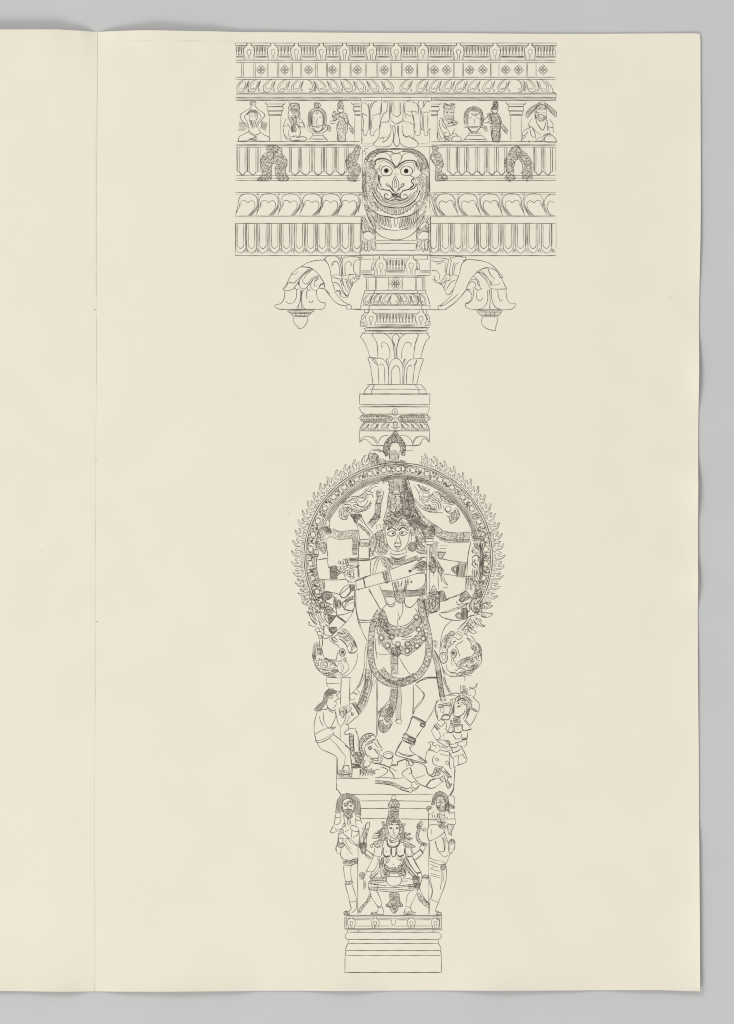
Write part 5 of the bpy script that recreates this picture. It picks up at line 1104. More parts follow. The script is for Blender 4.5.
sub('raised_foot')
S("""340,320 385,290 400,282 ; 400,285 430,330 460,385 ; 460,385 410,425 355,470 350,440 ; 345,330 360,350 350,375 ; o 375,318 390,315 398,330 385,345 ; o 395,370 410,365 415,380 400,390 ; 360,370 385,350 410,390 ; 380,390 360,440 ; w.9 385,215 430,170 470,120 490,40 ; w.9 400,190 440,210 ; 420,190 455,215 ; 445,165 470,200 ; 385,235 395,260 430,240 ; w.9 500,0 490,70""")
hat("400,285 430,265 485,360 460,385", -58, .7, .8)
part('cobra_drawing')
S("w.9 330,545 350,520 385,500 430,502 437,490 ; 330,545 350,552 385,542 400,560 ; 350,455 372,480 368,510 ; w.8 430,505 452,560 462,620 458,690")
gar("398,548 395,600 400,660 405,712", 3.2, 'rope', 1.0)
scr("410,720 440,700 490,720 500,790 480,830 440,800 425,760", 1.5, .85, 1.0, .5); hat("395,835 460,800 480,830 440,840", 0, .5, .9, .8)
S("- 400,842 400,925; - 468,842 468,925; 400,800 430,790 ; w.8 460,760 500,840 520,900")
part('lying_dwarf_drawing')
V(345, 730, 16.31)
S("""w1.8 505,130 470,75 400,55 320,80 265,130 235,200 235,300 255,380 275,440 ; w1.2 460,80 400,100 340,150 290,210 275,290 300,380 320,420 ; w1.1 500,140 430,170 370,210 330,260 320,330 330,400 ; w1.2 265,130 300,150 330,140 ; 320,80 345,120 ; 390,60 400,95 ; 290,200 330,190 370,150 430,120
w1.7 360,250 400,215 440,205 445,185 ; w1.4 500,145 450,180 430,200 ; w1.2 515,150 540,200 560,240 600,290 600,330 570,340 ; 480,200 500,240 530,270 560,290 ; w1.5 375,300 400,270 440,280 430,310 395,320 375,300 ; w1.5 470,305 500,330 520,370 560,395 ; 520,320 550,350 570,380
w1.4 560,400 600,430 605,480 570,540 510,550 440,530 ; w1.1 350,400 400,430 440,470 500,460 540,470 ; w1.0 430,480 500,500 560,490 ; w1.1 330,330 340,390 370,440 ; 440,450 470,480 ; w1.2 540,410 550,450 520,470 ; w1.0 300,480 340,510 ; 320,520 300,580 360,600 400,580 ; w1.1 400,500 410,560 350,610 300,600
w1.3 70,70 75,200 90,350 ; w1.3 135,70 140,200 155,350 ; w1.0 75,110 135,105 ; 78,170 138,165 ; 82,230 142,225 ; 85,290 148,285 ; 90,340 150,335 ; w.9 0,60 50,70 100,60 ; w.9 170,20 210,80 215,170 210,260 ; 0,250 50,290 90,340
w1.3 90,350 110,400 130,440 ; 150,350 140,400 110,430 ; w1.2 150,370 230,360 265,400 ; w1.1 170,390 260,430 ; 165,440 170,500 200,540 ; 110,460 105,560 ; w1.3 200,440 250,480 280,500 ; w1.6 105,570 160,560 200,570 270,610 ; w1.6 105,610 200,605 270,612 ; w.9 60,570 65,734 ; w.9 120,620 115,734 ; w.9 0,575 60,580
o 185,500 215,480 230,510 205,530 ; o 215,545 245,530 255,560 230,575 ; w1.4 250,640 260,734 ; w1.4 290,620 300,734 ; 250,600 310,640 350,670 ; o 350,660 385,650 390,690 355,700 ; o 440,670 475,660 480,700 445,705 ; w1.3 420,620 440,650 ; 400,650 430,690
w1.8 570,560 640,575 700,600 734,620 ; w1.0 580,600 650,625 700,650 ; 480,680 500,650 560,640""")
scr("245,200 300,110 400,70 470,90 430,120 330,170 290,230 290,330 320,420 280,440 245,350", 1.6, .85, .8, 0); scr("150,370 260,370 300,480 240,500 180,450", 1.5, .85, .85, 0); hat("105,565 200,565 270,610 105,610", 0, .7, .7)
scr("330,330 360,440 440,480 540,460 600,430 590,530 500,545 430,520 350,450", 1.8, .8, .65, 0); scr("250,610 400,640 470,670 480,734 260,734", 1.6, .85, .85, 0)
dot(408, 297, 12)
sub('bowl'); V(375, 745, 12.233)
S("w1.2 98,125 110,95 160,80 210,95 222,120 ; w2.2 98,125 115,150 160,168 205,155 222,125 ; w.9 115,120 160,100 205,118 ; w.8 190,150 215,180 200,230")
back(); V(375, 745, 12.233)
S("""w1.5 0,220 60,235 120,250 185,275 ; w1.0 60,265 120,280 150,300 150,330 100,370 40,395 0,400 ; w1.8 185,275 200,245 240,240 275,245 275,210 320,190 375,175 ; w1.6 185,275 180,310 215,350 235,405 ; w1.2 200,280 230,300 265,320 ; 200,250 260,255 ; w1.0 0,400 120,398 235,408 320,405 345,395
w1.0 410,280 350,320 332,350 370,400 450,462 ; w1.6 425,270 445,310 450,360 ; 410,340 440,355 ; w1.0 490,405 550,390 620,362 ; w1.6 450,205 520,215 590,240 625,280 640,340 680,380 734,385 ; w1.2 455,370 500,430 550,480 620,510 ; w1.8 685,430 650,470 620,510 ; w1.0 685,430 734,420 ; w1.0 620,505 690,530 734,520
o 385,190 405,185 405,260 385,250 ; o 415,200 450,190 470,230 430,255 ; w1.3 440,200 470,220 ; w1.4 375,175 400,195 ; w1.0 450,462 500,440 540,470 ; w1.0 445,500 460,520 500,530 545,490 ; 450,470 445,500 ; 490,455 520,490 ; w1.2 400,540 430,520 460,560 430,580 400,560 ; w1.0 450,560 500,545 545,500
w1.0 0,430 100,440 200,455 270,480 330,515 400,535 ; w1.6 0,470 100,475 200,490 270,520 330,550 420,575 ; w.8 0,450 100,458 200,472 280,505 340,540""")
hat("0,435 200,458 330,520 400,540 400,565 260,510 100,478 0,470", -15, .8, .5)
V(370, 740, 8.155)
S("w1.0 - 690,225 684,400 ; 684,400 670,430 640,462 630,470")
part('drummer_drawing')
V(430, 685, 16.31)
S("""w1.3 400,300 425,215 470,170 550,170 630,230 680,330 672,370 ; w1.4 440,270 490,240 560,270 600,340 600,420 570,500 540,560 ; w1.2 600,230 650,330 640,420 620,480 600,550 ; w1.6 640,380 620,420 605,540 ; w1.2 430,280 470,230 540,220 590,260 ; w1.1 440,190 500,185 ; o 455,200 480,190 500,215 470,225 ; o 520,200 545,195 560,220 535,230
w1.3 400,300 372,380 370,460 400,500 450,520 500,500 550,460 575,400 ; w1.0 400,340 385,400 395,470 ; w1.1 500,290 540,290 570,330 ; w1.4 440,360 470,345 500,360 ; w1.2 480,330 530,320 ; w1.0 390,500 440,515 500,505 ; w1.0 370,540 430,560 500,540
w1.1 500,0 495,100 540,150 ; 530,40 550,10 580,40 ; 550,70 600,60 620,130 590,170 ; 540,90 530,130 ; 590,100 565,110 570,150 ; w1.3 560,80 600,140 ; w1.2 620,180 680,160 ; 600,190 625,215 ; 540,20 540,60 ; 520,60 560,90 ; 500,110 530,120 ; 640,30 700,60
w1.1 330,150 420,130 500,150 ; 300,155 345,150 ; w1.0 240,180 300,165 420,165 ; w1.0 330,240 430,220 ; 330,240 330,290
w1.3 210,280 240,300 325,290 325,335 215,335 ; w1.3 130,330 160,315 200,320 200,360 150,370 130,350 ; w1.2 320,340 330,400 310,470 ; w1.2 225,340 225,470 ; w.9 180,380 175,430 210,450 ; w1.1 230,470 300,480 320,460 ; w1.4 185,540 230,565 300,560 330,530 ; w1.1 200,500 230,480 ; 340,300 345,420 330,520 ; w1.0 370,250 350,350 ; 365,430 340,500
w1.1 145,240 100,300 85,380 95,470 130,570 ; w1.4 80,360 100,340 ; w1.0 75,370 0,510 ; w1.1 110,420 125,540""")
hat("215,300 325,295 325,330 215,332", 90, .8, .7); hat("135,330 200,325 200,365 140,368", 60, .9, .6); hat("380,520 500,520 480,590 430,610 380,580", 10, .8, .7); scr("430,230 560,190 640,260 620,440 590,520 600,380 560,280 480,250", 1.6, .85, .75, 0); scr("510,30 550,20 620,130 580,160 530,140", 1.6, .85, .75, 0); hat("372,330 400,330 395,480 378,480", 90, .8, .6)
dot(462, 296, 15); dot(463, 352, 14)
V(420, 680, 12.233)
S("""w1.0 600,120 640,100 680,140 670,190 640,210 ; 640,105 665,85 ; 665,90 700,40 690,80 675,100 ; w1.0 600,215 640,270 ; 645,205 690,250 728,300 715,395 ; w1.6 612,350 705,395 ; w1.6 620,335 712,380 ; w1.1 700,410 660,490 618,560 ; w1.0 595,420 560,480 ; w1.0 440,165 500,160""")
V(428, 708, 16.31)
S("""w1.1 120,0 130,90 160,180 ; w1.6 215,170 240,130 290,115 350,130 350,170 310,195 250,185 215,170 ; w1.0 160,215 210,190 280,220 ; w1.0 280,230 220,300 ; w2.0 95,280 165,360 ; w1.6 115,255 190,345 ; w1.0 140,235 215,310 ; w1.1 75,340 60,370 90,450 145,530 ; 180,370 200,440 195,490 ; w1.3 130,530 200,490 ; w1.0 75,340 100,300
w1.2 350,190 370,220 355,300 330,390 ; 290,220 300,300 280,350 ; w1.6 380,190 395,240 450,275 510,255 530,200 ; w1.3 375,240 400,290 470,300 540,280 ; w1.1 430,130 470,150 530,145 ; w1.0 400,200 450,240 500,220 ; w2.0 555,260 560,350 600,375 ; w1.0 590,200 640,260 690,320 ; w1.4 605,190 680,280 ; w1.8 600,375 650,360 700,350 ; w1.2 690,320 720,350 ; w1.0 690,290 734,220
w1.8 330,395 380,400 430,370 ; w1.8 430,370 440,395 520,400 545,370 ; w1.2 430,310 430,370 ; w1.0 470,340 490,345 ; w1.0 370,320 410,310 400,370 ; w1.2 290,340 320,390 290,410 ; w1.0 260,410 250,470 ; w1.0 400,430 430,480 480,510 530,490 ; w1.3 410,440 450,510 ; w1.0 550,420 545,490 ; 645,400 640,490 ; w2.4 550,520 640,505 ; w1.0 550,490 640,490
w1.1 150,545 220,520 300,540 340,590 ; w1.1 155,550 250,600 330,660 ; w1.3 280,540 330,530 360,570 350,620 ; w1.5 340,580 360,630 420,650 450,640 ; w1.2 430,590 460,560 490,570 470,640 440,650 ; w1.3 480,560 560,540 ; w1.0 630,530 630,590 590,630 ; 500,610 570,640 ; w1.0 360,590 420,590
w1.1 0,570 60,550 110,570 ; w1.3 30,580 45,640 10,670 ; w1.1 80,560 70,600 130,620 ; 120,600 130,660 ; w1.2 140,600 190,620 195,680 160,720 ; w1.2 0,690 80,700 150,734 ; w1.0 0,670 100,690 ; w1.0 210,630 300,660 ; 190,680 260,700 340,720 ; w1.3 370,650 400,700 390,734""")
hat("395,200 520,195 500,245 420,245", 0, .8, .6); hat("280,540 350,540 350,610 300,590", 50, .9, .6); hat("380,250 540,260 530,290 430,300", 10, .8, .6)
V(425, 725, 15.76)
S("""w1.0 250,325 380,345 ; w1.0 40,400 15,480 0,600 ; w1.1 150,480 120,540 130,600 180,640 290,660 ; w1.0 230,455 310,475 370,490 ; w1.1 260,400 340,410 400,400 ; w1.0 o 165,545 190,520 215,545 190,570 ; w1.2 o 325,590 350,565 375,600 345,625 ; w1.3 380,420 390,500 380,590 385,660 ; w1.4 400,440 420,500 455,540
w1.1 385,590 390,670 420,690 ; w1.3 455,545 455,660 490,655 ; w1.1 420,435 500,420 560,370 ; w1.3 440,440 540,400 ; w1.1 570,350 620,430 655,520 655,570 620,600 530,630 ; w1.0 460,500 530,480 610,460 ; w1.0 530,490 520,560 530,630 ; w1.0 590,470 640,530 ; w1.5 500,640 540,625
w1.6 10,650 30,720 60,780 130,820 ; w1.3 165,670 150,700 130,760 90,790 ; w1.1 170,670 230,680 290,670 ; w1.2 170,690 200,730 240,760 200,800 140,790 ; 190,690 180,740 150,770 ; 220,690 250,730 ; w1.3 250,700 300,760 350,820 ; w1.3 300,680 360,750 415,820 ; w1.8 350,820 420,820 ; 290,720 340,770 ; 320,720 370,780 ; w1.2 360,830 350,880 320,900
w1.3 330,910 340,960 370,1000 410,950 415,920 ; 350,900 400,930 ; 370,880 390,960 ; w1.1 240,840 290,800 310,850 ; w1.1 230,830 260,880 290,900 ; w1.1 100,860 170,840 230,840 ; w1.8 85,865 15,965 ; w1.0 0,970 90,1000 190,960 260,900 ; w1.0 300,800 330,900 ; w1.0 - 478,690 450,1020""")
hat("160,670 290,675 240,770 180,800 110,790", 60, .8, .6); hat("300,690 415,820 350,820", 45, .9, .6); hat("340,890 410,920 400,970 370,1000 335,950", 60, .9, .6); scr("230,830 300,800 330,890 260,890", 1.6, .8, .7, 0)
# ================================================================ the block below the dancer
part('pedestal_drawing')
V(305, 670, 8.5375)
S("w1.0 - 268,925 540,927; w1.0 - 270,880 268,1024 ; w.9 270,745 270,890")
V(325, 785, 7.585)
S("85,-10 87,28 105,48 122,75 ; w1.0 - 200,70 607,72 ; w1.0 - 265,120 495,120; w1.0 - 540,120 607,120; w1.1 - 268,178 485,178 ; w1.0 - 265,254 475,254 ; w1.0 - 248,560 248,985")
V(385, 785, 7.585)
S("520,-10 518,30 490,75 ; w1.0 - -10,72 370,70; w1.0 - 100,120 350,124; w1.1 - 110,178 325,178; w1.0 - 110,257 330,260; w.9 - 332,420 332,985; w1.0 - 330,180 330,330")
V(335, 890, 6.117)
S("""w1.3 - 60,155 650,155 ; w.7 - 62,160 648,160 ; w.9 - 62,172 650,172 ; w1.3 - 60,160 60,240 ; w1.3 - 650,160 650,245 ; w.9 - 70,165 70,235; w.9 - 640,165 640,235; w1.0 - 60,236 650,236 ; w1.2 - 60,243 655,243 ; w.7 - 120,220 600,220
w1.2 - 80,258 635,258 ; w.8 - 75,245 78,258 ; 78,258 62,278 65,292 78,302 ; 635,258 650,278 648,292 630,302 ; w1.2 - 78,302 635,302 ; w1.2 - 78,326 632,326 ; - 80,302 80,326; - 632,302 632,326 ; w1.0 80,326 68,350 66,370 ; 632,326 645,350 648,370 ; w1.1 - 64,370 648,370
w1.1 - 62,400 652,400 ; - 66,370 64,400 ; - 646,370 650,400 ; w1.1 - 62,400 60,504; w1.1 - 652,400 650,504; w1.3 - 58,504 650,504 ; w1.0 350,180 342,195 358,214 372,200 368,180 ; - 140,240 145,258; - 605,240 600,258
w.7 85,172 85,182 ; w.9 110,182 218,182 ; w.9 265,182 345,182 ; w.9 375,182 445,182 ; w.9 490,182 590,182 ; 620,182 635,182""")
V(0, 0, 1)
for x in (351.3, 375.2, 411.2, 435.4): kudu(x, 916.8, 928.6, .72, .95)
sub('attendant')
V(326, 788, 15.957)
S("""w.9 165,0 200,50 245,125 ; 262,290 270,340 290,400 330,470 380,490 430,440 ; 450,290 445,350 ; w1.1 285,250 320,240 345,255 ; w1.1 370,245 410,235 440,260 ; 350,215 350,300 340,330 ; w1.1 290,280 330,275 ; w1.1 375,280 420,275 ; 300,340 400,350 ; w1.3 330,380 370,370
150,420 140,520 130,590 105,640 ; 235,420 225,470 150,470 ; 240,470 220,560 145,590 ; 145,640 180,670 240,650 280,610 ; w1.1 105,620 70,700 90,715 180,690 ; 460,400 490,450 540,470 550,510 500,515 470,470 ; 470,500 480,600 ; 545,480 570,560 ; w1.2 390,610 440,600 520,640
280,440 300,560 320,640 ; 380,500 400,580 ; o 345,500 370,520 370,590 345,580 ; w1.0 380,620 400,660 450,690 520,695 ; 520,650 510,740 430,790 ; w1.1 290,740 370,800 440,860 510,930 ; w1.0 270,690 290,740 ; 300,820 330,890 400,980 ; 310,810 370,800 ; 370,660 300,700
200,720 190,860 165,940 155,989 ; w1.1 190,800 280,800 ; 200,810 200,870 ; 270,810 270,870 ; w1.1 185,870 260,880 300,910 ; 180,880 190,940 ; w.9 - 540,660 530,880 ; 580,660 600,620 ; 610,700 590,880 ; 650,720 640,900 ; o 630,620 650,570 690,540 695,610 665,660 635,650 ; 640,660 620,760 600,880 ; 680,660 650,780""")
hat("245,110 340,80 440,110 520,180 545,260 560,430 500,420 450,380 450,280 430,200 350,160 280,190 255,280 240,400 150,400 160,300 180,190", 90, .5, .75, .9)
scr("295,350 420,350 430,410 400,455 350,475 300,455 285,400", 1.4, .75, .85, .3); scr("290,225 430,225 420,245 300,245", 1.4, .6, .8, 0); scr("270,580 310,560 300,610 275,620", 1.1, .6, .9, .5); scr("220,680 280,650 260,720 210,740", 1.2, .6, .8, .3)
scr("190,880 290,900 260,950 200,940", 1.2, .7, 1.0, .7); scr("510,870 630,870 640,950 530,950", 1.3, .75, .95, .5); scr("520,400 560,420 540,480", 1.2, .6, .8, .3)
V(325, 785, 7.585)
S("""85,480 92,515 120,525 ; 125,470 118,530 140,565 ; w.9 85,460 80,495 ; 140,435 170,480 210,530 ; 250,440 252,560 ; 165,400 200,440 255,465 ; w.8 170,520 175,530 ; w1.1 140,560 190,570 250,550 ; w1.0 138,575 190,585 245,575 ; w1.1 145,605 190,610 245,590 ; 245,550 245,600
145,605 142,640 150,700 155,735 ; 200,605 195,670 205,730 ; w1.2 152,735 210,728 ; w1.0 155,755 210,750 ; 155,760 165,800 178,840 190,900 200,935 ; 208,755 220,800 235,850 238,890 ; w1.0 200,935 180,960 145,975 ; 238,890 235,940 200,970 ; w1.1 145,965 150,985 190,985 ; 190,890 238,880
- 205,340 200,400""")
scr("145,573 245,565 245,590 148,602", 1.1, .6, .9, 0); scr("145,960 175,960 190,985 148,985", 1.1, .6, 1.0, .5); scr("155,735 210,730 210,750 158,755", 1.1, .5, .9, 0)
sub('attendant')
V(420, 788, 15.957)
S("""w.9 545,0 525,60 480,130 ; 260,230 265,290 310,350 ; w1.1 280,240 310,235 ; w1.1 340,235 380,230 ; 320,180 325,290 ; 300,300 340,330 ; 455,200 450,260 540,270 ; 500,120 540,140 550,200 545,260 ; 455,290 520,300 540,330 ; 460,340 490,400 550,380 ; 440,350 470,420 ; 110,310 130,290 180,300 ; 120,350 200,310
150,400 145,420 190,410 230,370 ; 140,420 135,560 ; 200,430 190,500 ; 230,430 240,490 ; w1.2 130,490 190,510 270,500 ; 280,400 270,500 290,560 ; 330,400 310,440 330,520 350,600 ; 380,400 400,470 390,560 ; 440,460 430,500 ; w1.1 430,500 560,490 ; 555,380 555,480 570,530 550,580 440,570 ; w1.0 400,545 430,560
w1.1 150,590 270,585 320,630 370,640 440,590 ; w1.1 150,590 125,640 120,760 140,830 170,840 ; w1.0 170,840 240,810 340,750 400,690 ; 370,680 440,620 ; 400,690 400,740 420,760 ; 245,850 260,920 290,989 ; 345,780 380,870 390,989 ; 380,760 430,880 ; w.8 410,750 450,890 ; w.8 160,840 155,989 ; w.7 185,660 180,740
440,580 450,700 510,760 ; 550,580 530,640 500,700 500,760 ; 480,830 520,810 555,850 560,900 545,989 ; 460,900 470,989 ; 470,850 500,830 530,870""")
hat("180,270 200,160 250,80 310,50 380,70 440,130 460,220 460,330 400,350 400,220 370,140 300,120 245,160 225,270", 90, .6, .75, .9)
scr("215,150 310,100 400,140 400,170 320,150 245,190", 1.4, .7, .9, 0); scr("260,290 330,280 400,300 400,370 330,380 280,350", 1.15, .65, 1.0, .4); scr("105,300 180,290 170,340 120,360", 1.3, .7, .9, .4); scr("460,260 540,280 545,330 480,320", 1.2, .7, 1.0, .5); scr("380,280 460,260 450,370 400,370", 1.3, .7, .9, .3)
scr("290,540 370,540 400,600 370,640 310,630", 1.2, .7, 1.0, .5); scr("270,390 330,380 380,420 380,540 300,540", 1.9, 1.0, .8, 0); scr("440,590 540,580 500,750 455,720", 1.7, .8, .8, 0); scr("450,870 480,830 530,830 560,880 480,900", 1.25, .7, 1.0, .5); scr("240,170 390,170 380,240 260,240", 1.6, .8, .8, 0)
V(385, 785, 7.585)
S("""340,420 335,560 ; 385,420 395,480 420,520 ; 440,400 455,440 450,500 420,505 ; 490,420 480,480 495,520 515,500 530,450 525,415 ; 495,520 475,570 460,600 ; 415,515 450,545 480,530 ; 340,550 380,570 440,580 460,600 ; w1.1 340,575 400,600 430,605 ; 345,600 400,625 ; 340,640 370,620
w1.0 345,670 420,690 ; w1.0 345,685 420,705 ; 430,640 432,700 420,790 ; 460,610 468,690 450,770 415,860 405,890 ; 340,690 360,800 350,860 ; w.9 340,865 405,890 ; 405,890 385,940 380,965 ; 340,870 335,985 ; w1.1 385,955 425,970 425,985 390,990 ; 360,985 420,990 ; w1.1 425,605 460,605 450,640 425,640 425,605 ; w.9 450,650 440,740 ; 355,640 420,655""")
scr("425,605 460,605 455,640 428,640", 1.1, .6, 1.0, 0); scr("390,960 428,970 425,990 395,990", 1.1, .6, .9, 0)
sub('seated_goddess')
V(365, 790, 11.29)
S("""w1.0 300,110 305,75 322,55 345,75 350,110 ; 255,400 262,460 290,520 330,545 365,520 385,460 388,400 ; w1.2 270,400 290,385 320,395 ; w1.2 345,395 365,388 385,400 ; w1.1 275,430 295,422 308,432 290,440 275,430 ; w1.1 345,430 362,422 378,430 362,440 345,430 ; 325,435 318,475 330,490 345,478 ; w1.1 305,500 330,512 350,500
w1.1 250,560 260,610 320,635 375,612 385,560 ; w1.0 270,550 280,575 330,590 372,572 ; w1.4 245,570 262,625 320,645 380,620 395,570 ; 290,520 285,560 ; 365,520 370,555
210,580 195,640 185,740 ; w1.1 215,640 205,690 215,730 240,745 280,735 300,700 295,650 ; w1.1 355,650 350,700 370,735 410,745 440,720 450,680 ; w1.2 205,730 230,755 280,745 ; w1.2 370,745 400,755 440,735 ; 300,650 305,740 345,745 350,650 ; 110,640 100,740 ; w1.2 95,742 180,752 ; 450,600 460,700 490,745 ; 520,640 545,735 ; w1.1 480,750 545,740
545,735 600,690 620,665 ; 560,790 600,760 655,710 ; w1.4 620,660 660,715 ; 650,700 690,640 ; 610,650 640,620 ; 0,740 50,785 ; 0,665 50,700 100,735 ; w1.2 0,675 15,680 ; 0,680 5,740
w1.1 180,440 140,490 110,490 ; w1.2 170,510 130,545 80,540 ; 190,560 120,580 80,620 ; o 65,620 80,610 90,630 75,650 60,640 ; 150,650 120,640 130,600 ; w1.2 440,480 480,500 515,490 ; w1.3 445,520 490,555 530,545 ; 450,580 500,600 550,630 ; 520,640 555,645 555,625""")
dot(243, 697, 5); dot(395, 697, 5); dot(292, 432, 6); dot(362, 431, 6)
scr("300,110 350,110 385,150 385,200 375,320 395,345 390,370 320,365 250,380 240,350 255,320 270,230 265,170 280,135", 1.3, .85, 1.0, .9)
S("w1.1 265,195 390,195 ; w1.0 260,240 385,240 ; w1.0 250,325 395,325 ; w1.1 240,350 395,345")
scr("190,360 215,360 230,390 200,400", 1.1, .6, 1.0, .6); scr("410,385 455,370 450,400 430,410", 1.2, .6, .9, .5)
scr("250,390 220,400 185,440 155,510 150,560 210,570 250,560 262,490", 1.3, .8, 1.05, .7); scr("392,370 430,400 440,480 450,580 400,590 380,550 390,460", 1.3, .85, 1.1, .7)
scr("110,480 180,450 170,520 80,545", 1.5, .7, .8, 0); scr("440,480 515,490 500,510 450,510", 1.2, .6, .9, .3); scr("100,590 190,570 180,640 130,650", 1.4, .7, .9, .4); scr("450,530 530,540 510,570 460,560", 1.2, .6, .9, .3); scr("440,600 555,630 540,650 460,650", 1.3, .8, .9, .4)
scr("265,380 385,380 380,400 330,395 270,405", 1.1, .5, .9, 0)
gar("600,380 610,440 590,490 595,550 630,600 690,620", 2.6, 'bead', 1.0); scr("590,400 630,350 650,390 620,440 590,430", 1.4, .8, .9, .5); scr("640,440 690,430 690,460 650,460", 1.2, .7, .8, .4); scr("640,600 700,600 700,625 650,625", 1.1, .6, .9, .4)
V(355, 850, 8.635)
S("""75,20 150,75 ; w.9 160,50 130,120 95,185 ; 195,65 200,100 170,170 140,190 ; 60,10 80,20 ; w1.2 95,185 145,190 ; w.9 430,50 470,120 525,195 ; 490,50 520,110 568,190 ; w1.2 525,195 575,190 ; 105,190 80,230 75,265 ; 145,195 130,240 ; w.9 78,265 72,330 85,335 95,270 ; 85,265 85,330 ; 570,195 580,240 560,300 ; 540,200 540,250 555,290
235,60 260,150 ; 245,60 240,130 200,190 130,250 ; 225,80 215,130 180,190 120,235 ; w.9 200,200 140,255 ; 395,60 420,130 470,200 530,260 ; 410,70 430,120 500,200 540,250 ; 425,70 445,130 500,190
250,60 290,70 ; w1.1 255,80 280,110 300,90 ; 370,80 400,95 ; 270,110 250,150 ; 390,110 410,150 ; w1.1 250,150 290,180 340,190 390,180 420,150 ; 255,165 300,195 340,200 385,195 ; 235,150 235,220 ; w1.0 225,170 222,210 240,240 ; 430,160 440,210 420,240 ; 270,230 240,240 ; 325,120 335,125
w1.1 270,230 275,280 300,305 340,312 380,300 400,270 398,232 ; w1.1 270,230 400,232 ; 130,250 180,235 270,235 ; w1.1 120,270 190,262 270,268 ; 190,280 270,275 ; 400,250 470,248 520,262 ; 400,270 460,268 ; w1.1 125,290 200,300 275,308 ; w1.0 380,308 460,300 540,285 ; w1.2 120,320 200,322 330,325 460,315 550,320
w1.1 120,340 190,350 330,362 450,350 520,345 ; w1.0 190,335 330,345 470,335 ; 140,260 115,290 120,340 ; 555,290 560,330 530,345 ; 200,265 195,340 ; 470,300 470,335
125,345 140,400 170,450 200,490 ; 185,350 210,400 225,450 232,480 ; w1.2 190,490 235,480 ; 195,500 240,492 ; 200,500 190,535 135,550 ; 235,490 248,530 248,555 ; w1.2 135,555 250,557 ; 135,540 160,545 ; 545,345 520,400 490,460 478,490 ; 480,350 450,400 440,470 ; w1.2 435,485 485,500 ; 440,500 425,530 420,555 ; 480,500 490,530 525,540 ; w1.2 420,557 530,555
w.9 635,240 650,300 665,340 660,390 645,430 ; 580,250 560,330 600,420 630,450 ; 570,240 635,235""")
scr("40,200 80,200 75,240 45,250", 1.2, .8, 1.0, .7); scr("250,160 290,185 300,220 270,230 245,210", 1.3, .8, 1.0, .5); scr("375,180 415,160 425,200 400,225", 1.3, .8, 1.0, .5); scr("260,125 330,160 400,130 410,150 340,185 260,150", 1.3, .8, .8, 0)
scr("225,80 250,80 240,140 215,160", 1.3, .8, .9, 0); scr("400,80 430,110 440,170 500,220 480,220 410,140", 1.4, .8, .85, 0); scr("500,230 550,230 560,300 540,340 510,310", 1.2, .8, 1.05, .5); scr("590,220 635,220 635,245 590,245", 1.2, .7, .9, .5); scr("130,260 190,265 190,300 130,300", 1.5, .8, .8, 0); scr("120,330 190,330 190,350 130,345", 1.2, .6, .8, 0); scr("470,300 530,290 530,330 470,335", 1.3, .7, .9, 0)
scr("305,372 375,372 385,440 410,470 405,490 380,490 350,540 335,545 320,535 295,490 270,492 272,470 300,440", 1.2, .8, 1.05, .9)
circ(340, 490, 16, 1.0)
scr("125,380 135,400 120,440 80,490 40,545 35,520 60,480 100,440", 1.3, .75, 1.0, .8); scr("540,380 560,380 600,430 632,460 632,500 590,470 555,430", 1.3, .75, 1.0, .8)
scr("135,540 190,535 185,555 140,555", 1.1, .5, .9, 0); scr("425,530 490,530 520,545 430,555", 1.3, .6, .8, 0); hat("130,245 270,240 270,265 130,265", 0, .5, .6)
V(325, 785, 7.585)
S("w.9 250,430 300,330 ; 262,440 310,310 ; o 305,310 320,285 335,285 335,320 315,335 ; 255,455 290,450 ; 265,470 290,520 310,500 ; 300,430 320,340 ; 310,490 360,530 360,560 ; 295,515 350,565 ; 265,480 262,460")
scr("260,450 315,440 310,500 285,520 270,490", 1.3, .8, .9, .5)

sub('necklace'); V(378, 835, 14.68)
S("""w1.6 130,110 150,165 220,180 290,165 315,100 ; w1.2 165,100 210,110 280,95 ; w1.2 150,60 210,85 280,55 ; w1.8 80,300 120,320 180,310 ; w1.8 285,300 330,310 365,290 ; w1.4 195,190 200,290 220,320 255,300 265,190 ; w1.0 75,190 60,280 ; 180,200 190,280 ; 280,190 275,290 ; 385,190 385,270 ; w1.2 125,320 140,370 180,340 ; 280,330 310,370 350,330
w1.1 140,380 100,440 90,480 150,520 230,535 310,510 360,460 340,430 ; w1.0 110,470 170,495 230,505 300,490 340,450 ; o 195,480 215,475 215,500 195,500 ; o 240,480 260,475 262,500 242,500 ; w1.4 290,470 310,445 330,455 ; w1.4 110,455 130,445 ; w1.2 80,520 110,560 90,600 ; 110,540 130,560 110,580 ; w1.2 320,520 350,540 340,570 ; 380,500 400,560 370,610 ; 190,540 160,590 ; 285,540 310,600 ; w1.1 125,610 330,612
w1.0 400,330 440,430 490,520 570,610 ; w1.4 430,340 470,430 540,530 575,570 ; w1.0 370,340 400,440 450,520 540,640 ; w.9 385,330 420,440 480,530 ; w1.1 515,330 560,410 630,545 ; w1.8 575,570 630,550 ; w1.0 395,200 400,280 430,330 ; w1.5 430,325 520,305 ; w1.0 480,200 495,290 ; w1.0 520,280 610,230 ; w1.8 620,215 665,275 ; w1.0 560,370 650,290 ; w1.0 20,330 20,480 ; 50,330 40,480 ; w.9 80,330 70,420""")
part('pedestal_drawing'); sub('face'); V(330, 790, 16.31)
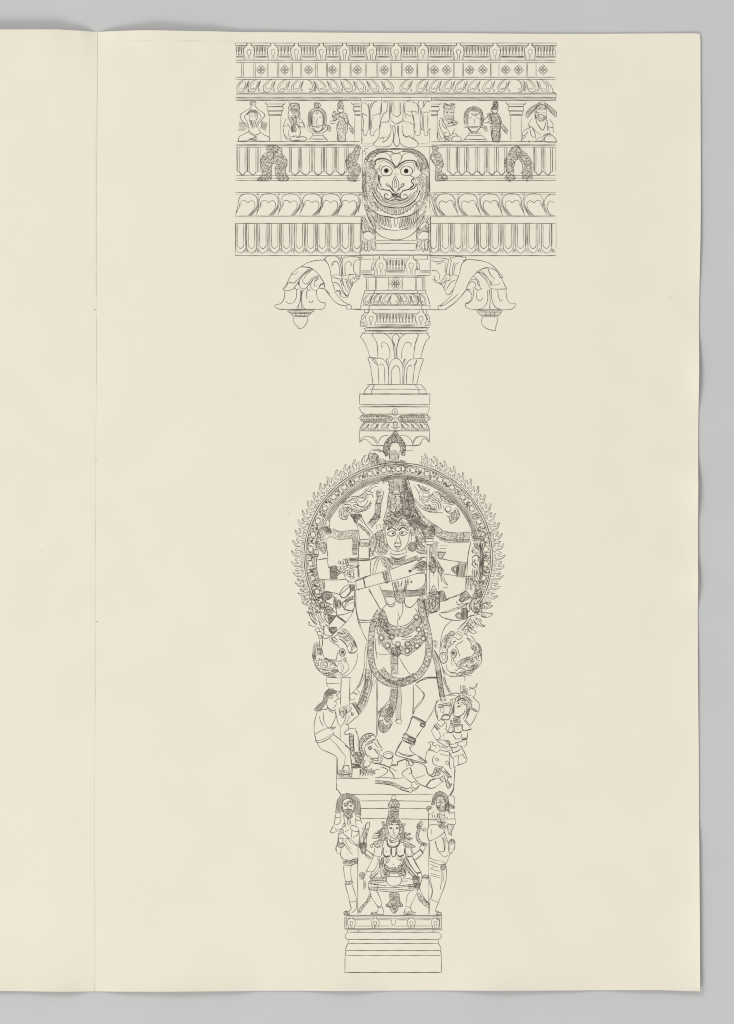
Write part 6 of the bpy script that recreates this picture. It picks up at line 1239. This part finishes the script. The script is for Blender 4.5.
S("""w1.6 295,185 340,180 395,195 ; w1.4 215,230 260,250 290,235 300,200 ; w1.3 320,245 350,250 370,235 ; w1.1 200,190 240,150 300,135 370,150 400,190 ; w1.2 260,310 290,330 330,310 ; w1.4 230,320 260,360 300,380 340,350 ; w1.1 270,350 300,400 340,380 ; w1.2 220,400 230,450 ; 350,400 330,450 ; 270,400 290,470 310,420 ; w1.0 200,280 205,340 230,370 ; 390,270 385,330 350,380 ; w1.3 240,260 270,265 ; w1.3 325,268 355,262""")
# ================================================================ link every drawing as ink lying on the sheet
made = {}
def halves(k):
    """a band broken by the lion mask is two bands"""
    if not k.name.endswith('_band') : return [k]
    out = []
    for side in (0, 1):
        n = Ink(); n.name, n.parent, n.label = k.name, k.parent, k.label; m = {}
        for f in k.f:
            if (k.v[f[0]][0] > .0275) != bool(side): continue
            for i in f:
                if i not in m: m[i] = len(n.v); n.v.append(k.v[i])
            n.f.append(tuple(m[i] for i in f))
        out.append(n)
    return out
for k in [h for q in PARTS['l'] for h in halves(q)]:
    if not k.f: continue
    par = sheet if k.parent is None else made.get(id(k.parent), sheet)
    if k.name == 'pupil' and par.parent is not sheet and par is not sheet: par = par.parent
    o = link(k.name, k.v, k.f, M_DARK if k.name == 'pupil' else M_INK, par); made[id(k)] = o
    if k.label: o['label'] = k.label

# ================================================================ specks, crease strokes and other marks of the paper
kw = 1.0; mirror = None; LIFT = .12
V(0, 0, 1)
for x, y, r in ((95, 309.5, .6), (96.3, 461, .5), (97, 621.5, .6), (670, 298, .5), (288.4, 514, .5), (41, 551, .4), (134, 351, .35), (693, 655, .35), (527, 352, .3), (610, 430, .3), (208, 640, .3), (560, 720, .35), (170, 850, .3), (314, 187.8, .35), (322, 187.4, .35)):
    cur = Ink(); dot(x, y, r); link('speck', cur.v, cur.f, M_SPECK, sheet)
def mark(name, p, wd):
    global cur
    cur = Ink(); draw(p, wd, .08); link(name, cur.v, cur.f, M_LINE, sheet)
mark('plate_mark', [(106, 40.6), (150, 41.2), (200, 41.4), (233, 41.6)], .45)  # embossed line, put in as a flat stroke of darker colour
for y0, y1, d, wd in ((32, 300, .25, .95), (318, 390, .2, .6), (520, 560, .1, .5), (632, 700, .1, .5), (880, 988, .05, .6)):
    mark('crease_mark', [(crease(y)+d, y) for y in range(y0, y1, 6)], wd)  # darker strokes drawn down the crease; the lowest stretch is a brownish stain
mark('tear', [(94.6, 983), (94.4, 990.4)], 2.0)
